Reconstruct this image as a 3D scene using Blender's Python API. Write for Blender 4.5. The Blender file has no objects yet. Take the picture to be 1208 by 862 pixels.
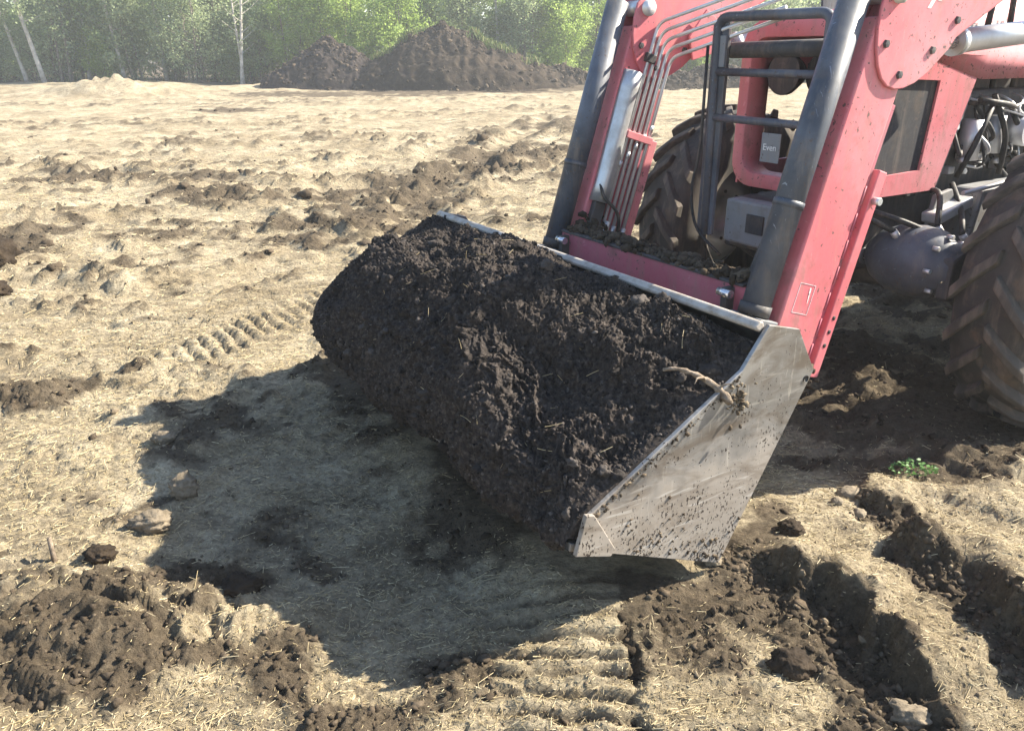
import bpy, math, random
import numpy as np
from mathutils import Vector, Matrix

# ------------------------------------------------------------------ camera, sky, sun, exposure
scene = bpy.context.scene
CAM_H = 1.6; PITCH = math.radians(21.4); FOC = 948.0
cam_d = bpy.data.cameras.new('camera'); cam = bpy.data.objects.new('camera', cam_d)
scene.collection.objects.link(cam); scene.camera = cam
cam.location = (0, 0, CAM_H); cam.rotation_euler = (math.pi/2 - PITCH, 0, 0)
cam_d.sensor_fit = 'HORIZONTAL'; cam_d.sensor_width = 36.0
cam_d.lens = 36.0*FOC/1208.0; cam_d.clip_start = 0.05; cam_d.clip_end = 2000

SUN_EL = math.radians(37.5)
SUN_DIR = Vector((0.957, 0.290, 0)).normalized()*math.cos(SUN_EL) + Vector((0, 0, math.sin(SUN_EL)))
w = bpy.data.worlds.new('World'); scene.world = w; w.use_nodes = True
nt = w.node_tree; nt.nodes.clear()
sky = nt.nodes.new('ShaderNodeTexSky'); sky.sky_type = 'NISHITA'; sky.sun_disc = False
sky.sun_elevation = SUN_EL; sky.sun_rotation = math.atan2(SUN_DIR.x, SUN_DIR.y)
sky.air_density = 1.1; sky.dust_density = .6; sky.ozone_density = 2.5
bg = nt.nodes.new('ShaderNodeBackground'); bg.inputs[1].default_value = 0.085
wo = nt.nodes.new('ShaderNodeOutputWorld')
nt.links.new(sky.outputs[0], bg.inputs[0]); nt.links.new(bg.outputs[0], wo.inputs[0])
sun_d = bpy.data.lights.new('sun', 'SUN'); sun_d.energy = 5.0; sun_d.angle = math.radians(0.5)
sun_d.color = (1.0, 0.91, 0.76)
sun = bpy.data.objects.new('sun', sun_d); scene.collection.objects.link(sun)
sun.rotation_euler = (-SUN_DIR).to_track_quat('-Z', 'Y').to_euler()
scene.view_settings.view_transform = 'Standard'; scene.view_settings.look = 'None'
scene.view_settings.gamma = 1.0; scene.view_settings.use_curve_mapping = False
scene.view_settings.exposure = 1.85

# ------------------------------------------------------------------ frames of reference
# tractor frame: x = sideways towards the viewer's side, y = backwards along the tractor, z = up
TX, TY, TA = 0.17, 3.105, math.radians(-58.06)
TL = np.array([math.cos(TA), math.sin(TA)]); TB = np.array([-math.sin(TA), math.cos(TA)])
_c, _s = math.cos(PITCH), math.sin(PITCH)
def g(px, py, z=0.0):
    """spot on the ground that the photograph shows at a pixel"""
    u = (px-604)/FOC; v = (431-py)/FOC
    d = (u, _c+v*_s, -_s+v*_c); t = (z-CAM_H)/d[2]
    return np.array([d[0]*t, d[1]*t])
def gl(pts): return np.array([g(*p) for p in pts])
def to_tractor(x, y):
    rx, ry = x-TX, y-TY
    return rx*TL[0]+ry*TL[1], rx*TB[0]+ry*TB[1]

# ------------------------------------------------------------------ noise
def _hash(ix, iy, iz, seed):
    h = (ix.astype(np.int64)*374761393 + iy.astype(np.int64)*668265263 + iz*2147483647 + seed*974711) & 0xFFFFFFFF
    h = ((h ^ (h >> 13))*1274126177) & 0xFFFFFFFF
    h = ((h ^ (h >> 16))*2246822519) & 0xFFFFFFFF
    return ((h ^ (h >> 15)) & 0xFFFF).astype(np.float32)/65535.0
def noise2(x, y, seed=0):
    ix = np.floor(x); iy = np.floor(y); fx = (x-ix).astype(np.float32); fy = (y-iy).astype(np.float32)
    def gr(dx, dy):
        a = _hash(ix+dx, iy+dy, np.int64(0), seed)*6.2831853
        return np.cos(a)*(fx-dx) + np.sin(a)*(fy-dy)
    sx = fx*fx*fx*(fx*(fx*6-15)+10); sy = fy*fy*fy*(fy*(fy*6-15)+10)
    a = gr(0, 0); b = gr(1, 0); c = gr(0, 1); d = gr(1, 1)
    return (a+(b-a)*sx + ((c+(d-c)*sx)-(a+(b-a)*sx))*sy)*1.5
def fbm(x, y, seed=0, o=4, gain=.5):
    r = 0; a = 1.0; n = 0
    for i in range(o):
        r = r + a*noise2(x*2**i, y*2**i, seed+i*17); n += a; a *= gain
    return r/n
def billow(x, y, seed=0, o=3):
    r = 0; a = 1.0; n = 0
    for i in range(o):
        r = r + a*(1-2.2*np.abs(noise2(x*2**i, y*2**i, seed+i*31))); n += a; a *= .5
    return r/n
def worley(x, y, seed=0):
    """rounded clods: 1 at a cell's middle, 0 at its rim, plus a random height for the cell"""
    ix = np.floor(x); iy = np.floor(y); d1 = np.full(x.shape, 9., np.float32); hh = np.zeros(x.shape, np.float32)
    for dx in (-1, 0, 1):
        for dy in (-1, 0, 1):
            cx = ix+dx; cy = iy+dy
            px = cx+.15+.7*_hash(cx, cy, np.int64(1), seed); py = cy+.15+.7*_hash(cx, cy, np.int64(2), seed)
            d = (x-px)**2+(y-py)**2; m = d < d1
            d1 = np.where(m, d, d1); hh = np.where(m, _hash(cx, cy, np.int64(3), seed), hh)
    return np.clip(1-d1*2.2, 0, 1), hh
def sst(a, b, x):
    t = np.clip((x-a)/(b-a), 0, 1); return t*t*(3-2*t)
def seg_dist(x, y, P):
    """unsigned distance, signed side and position (0..1) along a polyline"""
    best = np.full(x.shape, 1e9, np.float32); side = np.zeros(x.shape, np.float32); pos = np.zeros(x.shape, np.float32)
    n = len(P)-1
    for i in range(n):
        a = P[i]; e = P[i+1]-a; L2 = e@e
        t = ((x-a[0])*e[0]+(y-a[1])*e[1])/L2; tc = np.clip(t, 0, 1)
        qx = x-a[0]-e[0]*tc; qy = y-a[1]-e[1]*tc; d = np.sqrt(qx*qx+qy*qy)
        s = (e[0]*(y-a[1])-e[1]*(x-a[0]))/math.sqrt(L2)
        m = d < best
        best = np.where(m, d, best); side = np.where(m, np.sign(s), side); pos = np.where(m, (i+tc)/n, pos)
    return best, side, pos

# ------------------------------------------------------------------ shape of the ground
SCARPS = [(gl([(838, 640), (900, 662), (960, 690), (1015, 728), (1062, 775), (1092, 850), (1110, 920)]), .088),
          (gl([(1008, 596), (1048, 606), (1095, 628)]), .06),
          (gl([(1052, 640), (1108, 668), (1160, 704), (1208, 756), (1250, 810)]), .085)]
SOIL_SHADE_STROKES = [  # dark torn soil, plus strokes that darken the bucket's shadow area: (line, half width, weight)
    (gl([(40, 770), (150, 735), (250, 690)]), .32, .82), (gl([(0, 830), (120, 800), (270, 780), (340, 810)]), .22, .75),
    (gl([(330, 600), (420, 690), (600, 680), (760, 690)]), .46, .44), (gl([(300, 720), (400, 770)]), .2, .55), (gl([(400, 440), (480, 520), (600, 610)]), .28, .75), (gl([(230, 480), (330, 560), (360, 640)]), .50, .30),  # soil colour laid here to deepen the shade in front of the bucket
    (gl([(880, 690), (960, 740), (1030, 800), (1060, 862)]), .16, 1.1), (gl([(905, 620), (850, 650)]), .14, .7),
    (gl([(1080, 660), (1150, 715), (1208, 780)]), .10, .9),
    (gl([(-40, 850), (200, 845), (480, 835)]), .16, .55), (gl([(800, 740), (880, 800), (930, 862)]), .14, .45), (gl([(740, 760), (780, 862)]), .08, .3),
    (gl([(430, 800), (560, 775), (650, 800), (700, 862)]), .12, .5),
    (gl([(300, 268), (400, 262), (470, 245), (520, 205), (560, 195)]), .5, .75),
    (gl([(540, 205), (600, 185), (690, 178)]), .75, .75), (gl([(120, 215), (210, 212)]), .8, .6),
    (gl([(230, 235), (420, 228), (500, 215)]), .6, .6), (gl([(330, 270), (470, 270)]), .30, .9),
    (gl([(150, 280), (280, 272), (390, 290)]), .25, .55), (gl([(0, 300), (30, 280)]), .35, .8),
    (gl([(50, 470), (120, 445)]), .2, .5), (gl([(150, 610), (230, 570)]), .08, .5),
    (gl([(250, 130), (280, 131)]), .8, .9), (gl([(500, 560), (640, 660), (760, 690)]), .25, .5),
    (gl([(400, 640), (460, 720), (480, 760)]), .22, .4), (gl([(420, 440), (520, 545), (600, 600)]), .22, .8),  # these deepen the bucket's shadow close to the load
    (gl([(980, 440), (1100, 480), (1208, 500)]), .9, 1.0), (gl([(650, 150), (700, 140)]), 1.0, .5),
    (gl([(330, 112), (480, 112), (680, 106)]), 2.0, .8), (gl([(860, 200), (1208, 330)]), 2.2, .6)]
RUTS = [  # wheel ruts across the field: (line, half width, depth)
    (gl([(-60, 268), (200, 256), (400, 264), (520, 250)]), .26, .075), (gl([(100, 200), (330, 226), (520, 216), (720, 180)]), .30, .11),
    (gl([(200, 172), (450, 166), (720, 158)]), .34, .11), (gl([(-60, 152), (300, 146), (640, 130)]), .42, .12),
    (gl([(470, 272), (530, 215), (600, 172), (650, 140)]), .26, .10), (gl([(-40, 330), (160, 350), (300, 318), (400, 300)]), .20, .05),
    (gl([(60, 124), (400, 122), (720, 116)]), .6, .13), (gl([(-80, 215), (120, 190), (330, 190), (560, 178)]), .28, .09),
    (gl([(560, 196), (620, 205), (680, 190)]), .24, .10), (gl([(-60, 440), (120, 452), (230, 470)]), .14, .035)]
TA0, TA1 = g(230, 412), g(400, 345); TAX = (TA1-TA0)/np.linalg.norm(TA1-TA0); TAN = np.array([-TAX[1], TAX[0]])

def ground_fields(x, y):
    x = np.asarray(x, np.float32); y = np.asarray(y, np.float32)
    r = np.sqrt(x*x+y*y)
    near = 1-sst(5, 12, r)
    far = sst(3.5, 8, r)
    mid = sst(2.2, 4.5, r)*(1-sst(16, 30, r))
    lump = fbm(x/.42, y/.34, 41, 5, .6)
    soil = .50*fbm(x/1.1+3, y/.6, 5, 4) + .55*fbm(x/.30, y/.22, 9, 4) - .14 + .07*far + .55*mid*np.maximum(lump, 0)
    st = 0
    for P, wd, wt in SOIL_SHADE_STROKES:
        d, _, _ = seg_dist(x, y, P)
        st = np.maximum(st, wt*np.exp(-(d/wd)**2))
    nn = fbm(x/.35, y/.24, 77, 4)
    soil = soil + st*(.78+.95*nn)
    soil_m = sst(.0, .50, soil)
    soil_m = np.maximum(soil_m, sst(39.5, 41.5, y + .8*noise2(x/2, y/2, 6)))
    # broad swells and long ruts left by machines driving to and fro
    wx = x + .10*noise2(x/.3, y/.3, 201); wy = y + .10*noise2(x/.3, y/.3, 202)
    h = .035*fbm(x/1.7, y/1.1, 1, 3) + far*(.07*fbm(x/2.4, y/.9, 2, 3) + .08*fbm(x/9, y/4.5, 3, 2))
    # lumpy sod, thrown up more in some places than in others
    pat = sst(-.25, .45, fbm(x/1.6, y/.8, 44, 3)+.5*st)
    lump = fbm(wx/.42, wy/.34, 41, 5, .6)
    h = h + (.026+.10*mid*pat)*np.maximum(lump, -.12) + .05*sst(12, 22, r)*fbm(x/1.1, y/.8, 43, 3)
    # ruts with crumbled banks
    hf = fbm(wx/.17, wy/.13, 301, 4, .65); crumb = np.maximum(hf, -.1)
    for P, wd, A in RUTS:
        d, _, _ = seg_dist(x+.12*noise2(x/.7, y/.7, 302), y+.10*noise2(x/.5, y/.5, 303), P)
        br = sst(-.5, .5, noise2(x/.8, y/.8, 304)+.25)
        bank = np.exp(-((d-1.75*wd)/(.7*wd))**2); tr_ = np.exp(-(d/wd)**4)
        h = h + A*br*(bank*(.5+1.1*crumb) - .75*tr_)
        soil_m = np.maximum(soil_m, br*bank*sst(-.25, .35, hf)*.95); soil_m = np.maximum(soil_m, br*tr_*.35*sst(-.3, .3, nn))
    # broken plates of sod with sheared rims
    pl_x = x+.06*noise2(x/.09, y/.09, 311); pl_y = y+.06*noise2(x/.09, y/.09, 312)
    for sc_, am in ((.34, .055), (.15, .026)):
        w_, hq = worley(pl_x/sc_, pl_y/(sc_*.8), int(400+sc_*100))
        h = h + am*(.3+.7*mid)*sst(.10, .30, w_)*np.where(hq > .62, (hq-.62)*2.2, 0)*(.35+.65*pat)
    # torn clods where the sod is broken, matted straw elsewhere
    wo3, hh3 = worley(wx/.30, wy/.24, 27)
    h = h + mid*soil_m*(.05*wo3**.6*hh3**2 + .030*hf)
    bi = billow(wx/.22, wy/.19, 11, 5)
    rg_ = fbm(wx/.11, wy/.10, 13, 4, .6)
    wo1, hh1 = worley(wx/.12, wy/.11, 21)
    nr = near*.75+.25
    h = h + soil_m*(.024*bi + .036*rg_ + .010*wo1*hh1*hh1)
    h = h + (1-soil_m)*(.010*bi + .011*rg_ + .006*wo1*hh1**2 + .005*fbm(x/.05, y/.045, 15, 3, .6)*nr)
    h = h + nr*(.007+.006*soil_m)*billow(wx/.035, wy/.032, 17, 2)
    # ledges cut by wheels, their torn face towards the left
    for P, A in SCARPS:
        d, sd, pos = seg_dist(x, y, P)
        ds = d*sd + .055*noise2(x/.24, y/.24, 60) + .035*noise2(x/.09, y/.09, 61) + .018*noise2(x/.035, y/.035, 62)
        A0_ = A; A = A*(.45+.75*sst(-.45, .45, noise2(x/.28, y/.28, 64)))
        win = sst(0, .12, pos)*(1-sst(.93, 1.0, pos)) if A0_ < .07 else sst(0, .08, pos)
        up = sst(-.035, .015, ds)*np.exp(-np.maximum(ds, 0)/.45)
        dn = -.45*np.exp(-((ds+.10)/.10)**2)
        h = h + A*win*(up+dn) + win*.040*np.exp(-((ds+.05)/.09)**2)*fbm(x/.06, y/.05, 63, 3, .6)
        soil_m = np.maximum(soil_m, win*np.exp(-((ds+.065)/.095)**4))
    # tread bars printed side by side in the near track
    tx = x-.01-.02*noise2(y/.3, x/.3, 71)
    tm = sst(-.10, -.02, tx)*(1-sst(.315, .335, tx))*sst(1.36, 1.46, y)*(1-sst(2.10, 2.2, y))
    ph = (y + .05*(tx) + .012*noise2(x/.1, y/.1, 72))/.078
    tri = np.abs((ph % 1.0)-.5)*2
    bar = sst(.25, .6, tri)*(.8+.5*noise2(x/.07, y/.05, 73))
    h = h*(1-.6*tm) + tm*(.036*bar - .02)
    soil_m = np.clip(soil_m*(1-.85*tm) + tm*(1-bar)*.45, 0, 1)
    gd = np.abs(tx-.335+.018*noise2(y/.06, x, 74)+.03*noise2(y/.25, x, 79))
    gm = sst(1.3, 1.4, y)*(1-sst(2.15, 2.22, y))
    gm = gm*sst(-.35, .1, noise2(y/.11, x/.4, 78))
    h = h - .03*gm*(1-sst(.006, .026, gd)); soil_m = np.clip(soil_m+gm*(1-sst(.01, .025, gd)), 0, 1)
    # slanting tread bars of the older track left of the bucket
    s = (x-TA0[0])*TAX[0]+(y-TA0[1])*TAX[1]; n = (x-TA0[0])*TAN[0]+(y-TA0[1])*TAN[1]
    m2 = sst(-.45, -.1, s)*(1-sst(1.9, 2.3, s))*sst(-.26, -.18, n)*(1-sst(.56, .66, n))
    ph = (s + np.where(n < .16, -.55, .75)*(n-.16) + .02*noise2(x/.12, y/.12, 75))/.105
    bar2 = sst(.25, .6, np.abs((ph % 1.0)-.5)*2)
    h = h*(1-.65*m2) + m2*(.036*bar2-.026)*(.75+.6*noise2(x/.2, y/.2, 76)); soil_m = np.clip(soil_m*(1-.6*m2)+m2*.35*(1-bar2), 0, 1)
    # heap of dark crumbs kicked up at lower left, hollow scraped in front of the bucket
    c = g(160, 730); d2 = ((x-c[0])/.55)**2+((y-c[1])/.26)**2
    h = h + np.exp(-d2*1.3)*(.06+.07*billow(wx/.2, wy/.17, 81, 3)+.07*fbm(wx/.12, wy/.1, 82, 4, .6))
    c = g(395, 655); d2 = ((x-c[0])/.75)**2+((y-c[1])/.62)**2
    h = h - .075*np.exp(-d2*d2)
    # kept low where the bucket hangs and where wheels stand
    tl, tb = to_tractor(x, y)
    um = sst(-1.25, -1.1, tl)*(1-sst(1.02, 1.14, tl))*sst(-.75, -.5, tb)*(1-sst(.5, .8, tb))
    h = h*(1-.75*um) + .035*um
    wm = np.exp(-(((np.abs(tl)-.86)/.3)**4 + ((tb-1.98)/.5)**4))
    h = h*(1-wm)
    # low swell of the field edge, then the wood floor
    h = h + .35*np.exp(-((y-39)/3.0)**2)*(.5+.8*fbm(x/5, y/4, 91, 2))*sst(30, 36, y)
    c1 = np.exp(-(((x+14.6)/2.2)**2+((y-31)/1.2)**2)); h = h + .55*c1*(1+.5*billow(x/.8, y/.6, 92, 3))
    h = h + .25*np.exp(-(((x+19)/3)**2+((y-32)/1.5)**2))
    return h, soil_m
def ground_z(x, y):
    x = np.atleast_1d(np.asarray(x, np.float32)); y = np.atleast_1d(np.asarray(y, np.float32))
    return ground_fields(x, y)[0]

# ------------------------------------------------------------------ materials
def mat(name):
    m = bpy.data.materials.new(name); m.use_nodes = True
    return m, m.node_tree, m.node_tree.nodes['Principled BSDF']
def nd(t, typ, **k):
    n = t.nodes.new(typ)
    for a, v in k.items():
        if a.startswith('i_'):
            key = a[2:]; key = int(key) if key.isdigit() else key.replace('_', ' ')
            n.inputs[key].default_value = v
        else: setattr(n, a, v)
    return n
def ramp(t, src, stops):
    r = nd(t, 'ShaderNodeValToRGB'); e = r.color_ramp.elements
    while len(e) < len(stops): e.new(.5)
    for el, (p, c) in zip(e, stops):
        el.position = p; el.color = (*c, 1) if len(c) == 3 else c
    t.links.new(src, r.inputs[0]); return r.outputs[0]
def mixc(t, fac, a, b, mode='MIX'):
    m = nd(t, 'ShaderNodeMix', data_type='RGBA', blend_type=mode)
    for sock, v in ((m.inputs[0], fac), (m.inputs[6], a), (m.inputs[7], b)):
        if hasattr(v, 'is_linked'): t.links.new(v, sock)
        else: sock.default_value = v if isinstance(v, (int, float)) else (*v, 1)
    return m.outputs[2]
def noise_n(t, scale, detail=4, rough=.55, coord='Object', stretch=None, dist=0):
    tc = nd(t, 'ShaderNodeTexCoord'); src = tc.outputs[coord]
    if stretch:
        mp = nd(t, 'ShaderNodeMapping'); mp.inputs['Scale'].default_value = stretch
        t.links.new(src, mp.inputs[0]); src = mp.outputs[0]
    n = nd(t, 'ShaderNodeTexNoise'); n.inputs['Scale'].default_value = scale
    n.inputs['Detail'].default_value = detail; n.inputs['Roughness'].default_value = rough; n.inputs['Distortion'].default_value = dist
    t.links.new(src, n.inputs['Vector']); return n.outputs[0]
def bump(t, bsdf, src, strength, dist):
    b = nd(t, 'ShaderNodeBump'); b.inputs['Strength'].default_value = strength; b.inputs['Distance'].default_value = dist
    t.links.new(src, b.inputs['Height']); t.links.new(b.outputs[0], bsdf.inputs['Normal'])

def m_ground():
    m, t, b = mat('straw_and_soil')
    at = nd(t, 'ShaderNodeAttribute', attribute_name='soil')
    n0 = noise_n(t, .9, 6, .62); n1 = noise_n(t, 3.0, 6, .6); n2 = noise_n(t, 62, 7, .72)
    n3 = noise_n(t, 9, 9, .68, stretch=(1, 1.8, 1), dist=.5); n5 = noise_n(t, 26, 8, .7, stretch=(1, 1.5, 1), dist=.3)
    straw = ramp(t, n1, [(.25, (.27, .222, .145)), (.5, (.425, .36, .25)), (.75, (.57, .50, .365))])
    straw = mixc(t, .75, straw, ramp(t, n0, [(.35, (.66, .63, .59)), (.55, (1, 1, 1)), (.7, (1.12, 1.12, 1.12))]), 'MULTIPLY')
    straw = mixc(t, .85, straw, ramp(t, n2, [(.3, (.45, .43, .39)), (.52, (.95, .94, .92)), (.75, (1.25, 1.23, 1.18))]), 'MULTIPLY')
    straw = mixc(t, nd_mul(t, ramp(t, n3, [(.38, (1, 1, 1)), (.50, (0, 0, 0))]), .62), straw, (.15, .122, .088))
    straw = mixc(t, nd_mul(t, ramp(t, n5, [(.36, (1, 1, 1)), (.46, (0, 0, 0))]), .60), straw, (.11, .090, .066))
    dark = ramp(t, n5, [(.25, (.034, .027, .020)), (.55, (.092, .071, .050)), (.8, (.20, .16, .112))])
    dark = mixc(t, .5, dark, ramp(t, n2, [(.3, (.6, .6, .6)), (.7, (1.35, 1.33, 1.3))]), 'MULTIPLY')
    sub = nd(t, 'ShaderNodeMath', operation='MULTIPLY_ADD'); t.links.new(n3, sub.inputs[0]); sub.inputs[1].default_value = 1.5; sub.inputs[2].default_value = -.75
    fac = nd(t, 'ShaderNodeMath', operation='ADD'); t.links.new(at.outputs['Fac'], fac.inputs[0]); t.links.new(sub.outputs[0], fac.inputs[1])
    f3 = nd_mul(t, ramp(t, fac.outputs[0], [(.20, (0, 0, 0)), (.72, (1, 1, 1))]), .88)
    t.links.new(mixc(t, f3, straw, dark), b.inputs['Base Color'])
    b.inputs['Roughness'].default_value = .95; b.inputs['Specular IOR Level'].default_value = .1
    b1 = nd(t, 'ShaderNodeBump'); b1.inputs['Strength'].default_value = .75; b1.inputs['Distance'].default_value = .07; t.links.new(n3, b1.inputs['Height'])
    b2 = nd(t, 'ShaderNodeBump'); b2.inputs['Strength'].default_value = .8; b2.inputs['Distance'].default_value = .022; t.links.new(n2, b2.inputs['Height'])
    t.links.new(b1.outputs[0], b2.inputs['Normal']); t.links.new(b2.outputs[0], b.inputs['Normal'])
    return m
def nd_mul(t, s, v):
    n = nd(t, 'ShaderNodeMath', operation='MULTIPLY'); t.links.new(s, n.inputs[0]); n.inputs[1].default_value = v
    return n.outputs[0]
def m_soil(name, a, b_, c, sc=30, rough=.95, bs=.010):
    m, t, b = mat(name)
    n = noise_n(t, sc, 5, .65); n2 = noise_n(t, sc*.12, 3)
    col = ramp(t, n, [(.28, a), (.52, b_), (.78, c)])
    col = mixc(t, .6, col, ramp(t, n2, [(.3, (.65, .65, .65)), (.7, (1.3, 1.25, 1.2))]), 'MULTIPLY')
    t.links.new(col, b.inputs['Base Color']); b.inputs['Roughness'].default_value = rough
    b.inputs['Specular IOR Level'].default_value = .2
    bump(t, b, n, .9, bs)
    return m
def m_attr(name, stops, attr='tint', rough=.8, spec=.3, relief=0, trans=0):
    m, t, b = mat(name)
    at = nd(t, 'ShaderNodeAttribute', attribute_name=attr)
    col = ramp(t, at.outputs['Fac'], stops)
    t.links.new(col, b.inputs['Base Color']); b.inputs['Roughness'].default_value = rough
    b.inputs['Specular IOR Level'].default_value = spec
    if relief:
        nn_ = noise_n(t, relief, 5, .7); bump(t, b, nn_, 1.0, .35/relief)
        col = mixc(t, .7, col, ramp(t, nn_, [(.3, (.55, .55, .55)), (.7, (1.4, 1.4, 1.4))]), 'MULTIPLY'); t.links.new(col, b.inputs['Base Color'])
    if trans:
        tr = nd(t, 'ShaderNodeBsdfTranslucent'); t.links.new(col, tr.inputs[0])
        mx = nd(t, 'ShaderNodeMixShader'); mx.inputs[0].default_value = trans
        t.links.new(b.outputs[0], mx.inputs[1]); t.links.new(tr.outputs[0], mx.inputs[2])
        t.links.new(mx.outputs[0], t.nodes['Material Output'].inputs[0])
    return m
def m_paint(name, base, dust, rough=.42, dirt=.5, mud=.0, scr=.28):
    m, t, b = mat(name)
    n = noise_n(t, 2.2, 6, .6); n2 = noise_n(t, 40, 5, .7); n3 = noise_n(t, 9, 5, .62)
    f = ramp(t, n, [(.38, (0, 0, 0)), (.72, (1, 1, 1))])
    col = mixc(t, nd_mul(t, f, dirt), base, dust)
    # fine scratches and chips
    sc = noise_n(t, 18, 3, .7, stretch=(1, 9, .6), dist=1.2)
    f2 = ramp(t, sc, [(.66, (0, 0, 0)), (.70, (1, 1, 1))])
    col = mixc(t, nd_mul(t, f2, scr), col, (min(1, dust[0]*1.25), min(1, dust[1]*1.25), min(1, dust[2]*1.25)))
    f3 = ramp(t, n3, [(.56, (0, 0, 0)), (.68, (1, 1, 1))])
    col = mixc(t, nd_mul(t, f3, .32+mud), col, (.12, .085, .055))
    ch = noise_n(t, 55, 3, .6); lo = noise_n(t, 3.5, 4, .6)
    cm = nd(t, 'ShaderNodeMath', operation='MULTIPLY_ADD'); t.links.new(lo, cm.inputs[0]); cm.inputs[1].default_value = .45; cm.inputs[2].default_value = -.225
    ca_ = nd(t, 'ShaderNodeMath', operation='ADD'); t.links.new(ch, ca_.inputs[0]); t.links.new(cm.outputs[0], ca_.inputs[1])
    col = mixc(t, nd_mul(t, ramp(t, ca_.outputs[0], [(.665, (0, 0, 0)), (.685, (1, 1, 1))]), .85), col, (.075, .055, .045))
    run = noise_n(t, 7, 6, .65, stretch=(3, 3, .35)); col = mixc(t, nd_mul(t, ramp(t, run, [(.50, (0, 0, 0)), (.72, (1, 1, 1))]), .40), col, (.25, .20, .155))
    t.links.new(col, b.inputs['Base Color'])
    rr = ramp(t, n2, [(.3, (rough, rough, rough)), (.7, (min(1, rough+.3),)*3)])
    t.links.new(rr, b.inputs['Roughness'])
    bump(t, b, n2, .12, .002)
    return m
def m_metal(name, base, rough=.35, dirt=(.10, .075, .05), amount=.5, metallic=.9, dsc=7):
    m, t, b = mat(name)
    n = noise_n(t, dsc, 6, .65); n2 = noise_n(t, 50, 4, .7, stretch=(1, .25, 1))
    f = nd_mul(t, ramp(t, n, [(.45, (0, 0, 0)), (.68, (1, 1, 1))]), amount)
    t.links.new(mixc(t, f, base, dirt), b.inputs['Base Color'])
    mm = nd(t, 'ShaderNodeMath', operation='MULTIPLY_ADD'); t.links.new(f, mm.inputs[0]); mm.inputs[1].default_value = -metallic; mm.inputs[2].default_value = metallic
    t.links.new(mm.outputs[0], b.inputs['Metallic'])
    r1 = nd(t, 'ShaderNodeMath', operation='MULTIPLY_ADD'); t.links.new(n2, r1.inputs[0]); r1.inputs[1].default_value = .35; r1.inputs[2].default_value = rough-.1
    t.links.new(r1.outputs[0], b.inputs['Roughness'])
    bump(t, b, n2, .08, .002)
    return m
def m_plate():
    """worn steel side plate: rubbed bright, scratched, earth dried on its lower half and spattered"""
    m, t, b = mat('worn_bucket_steel')
    tc = nd(t, 'ShaderNodeTexCoord'); sep = nd(t, 'ShaderNodeSeparateXYZ'); t.links.new(tc.outputs['Object'], sep.inputs[0])
    n = noise_n(t, 5, 6, .65); ns = noise_n(t, 22, 4, .6, stretch=(1, 3.2, .35), dist=.5)
    sp = noise_n(t, 78, 2, .5, stretch=(1, 1.7, 1.0)); sp2 = noise_n(t, 9, 3, .6)
    z = nd(t, 'ShaderNodeMath', operation='MULTIPLY_ADD'); t.links.new(sep.outputs[2], z.inputs[0]); z.inputs[1].default_value = -1.6; z.inputs[2].default_value = 1.15
    za = nd(t, 'ShaderNodeMath', operation='ADD'); t.links.new(z.outputs[0], za.inputs[0]); t.links.new(n, za.inputs[1])
    film = ramp(t, za.outputs[0], [(.70, (0, 0, 0)), (1.0, (1, 1, 1))])
    steel = ramp(t, n, [(.3, (.20, .195, .19)), (.55, (.32, .315, .305)), (.8, (.44, .43, .41))])
    scr = ramp(t, ns, [(.62, (0, 0, 0)), (.66, (1, 1, 1))])
    steel = mixc(t, nd_mul(t, scr, .5), steel, (.55, .53, .48))
    fm = nd_mul(t, film, .72)
    col = mixc(t, fm, steel, (.30, .255, .205))
    sm_ = noise_n(t, 6, 6, .65, stretch=(1, .55, 1.6), dist=1.5); col = mixc(t, nd_mul(t, ramp(t, sm_, [(.46, (0, 0, 0)), (.64, (1, 1, 1))]), .70), col, (.15, .118, .088))
    s_b = noise_n(t, 30, 3, .6, stretch=(1, .12, 1.3), dist=.3); col = mixc(t, nd_mul(t, ramp(t, s_b, [(.62, (0, 0, 0)), (.68, (1, 1, 1))]), .35), col, (.58, .56, .52))
    zs = nd(t, 'ShaderNodeMath', operation='MULTIPLY_ADD'); t.links.new(sep.outputs[2], zs.inputs[0]); zs.inputs[1].default_value = -.20; zs.inputs[2].default_value = .135
    s1 = nd(t, 'ShaderNodeMath', operation='ADD'); t.links.new(sp, s1.inputs[0]); t.links.new(zs.outputs[0], s1.inputs[1])
    s2 = nd(t, 'ShaderNodeMath', operation='MULTIPLY_ADD'); t.links.new(sp2, s2.inputs[0]); s2.inputs[1].default_value = .55; s2.inputs[2].default_value = -.275
    s3 = nd(t, 'ShaderNodeMath', operation='ADD'); t.links.new(s1.outputs[0], s3.inputs[0]); t.links.new(s2.outputs[0], s3.inputs[1])
    spm = ramp(t, s3.outputs[0], [(.705, (0, 0, 0)), (.74, (1, 1, 1))])
    col = mixc(t, spm, col, (.035, .026, .02))
    t.links.new(col, b.inputs['Base Color'])
    mt = nd(t, 'ShaderNodeMath', operation='MULTIPLY_ADD'); t.links.new(film, mt.inputs[0]); mt.inputs[1].default_value = -.6; mt.inputs[2].default_value = .65
    t.links.new(mt.outputs[0], b.inputs['Metallic'])
    rr = nd(t, 'ShaderNodeMath', operation='MULTIPLY_ADD'); t.links.new(film, rr.inputs[0]); rr.inputs[1].default_value = .35; rr.inputs[2].default_value = .45
    t.links.new(rr.outputs[0], b.inputs['Roughness'])
    bump(t, b, spm, .5, .004)
    return m
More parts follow.
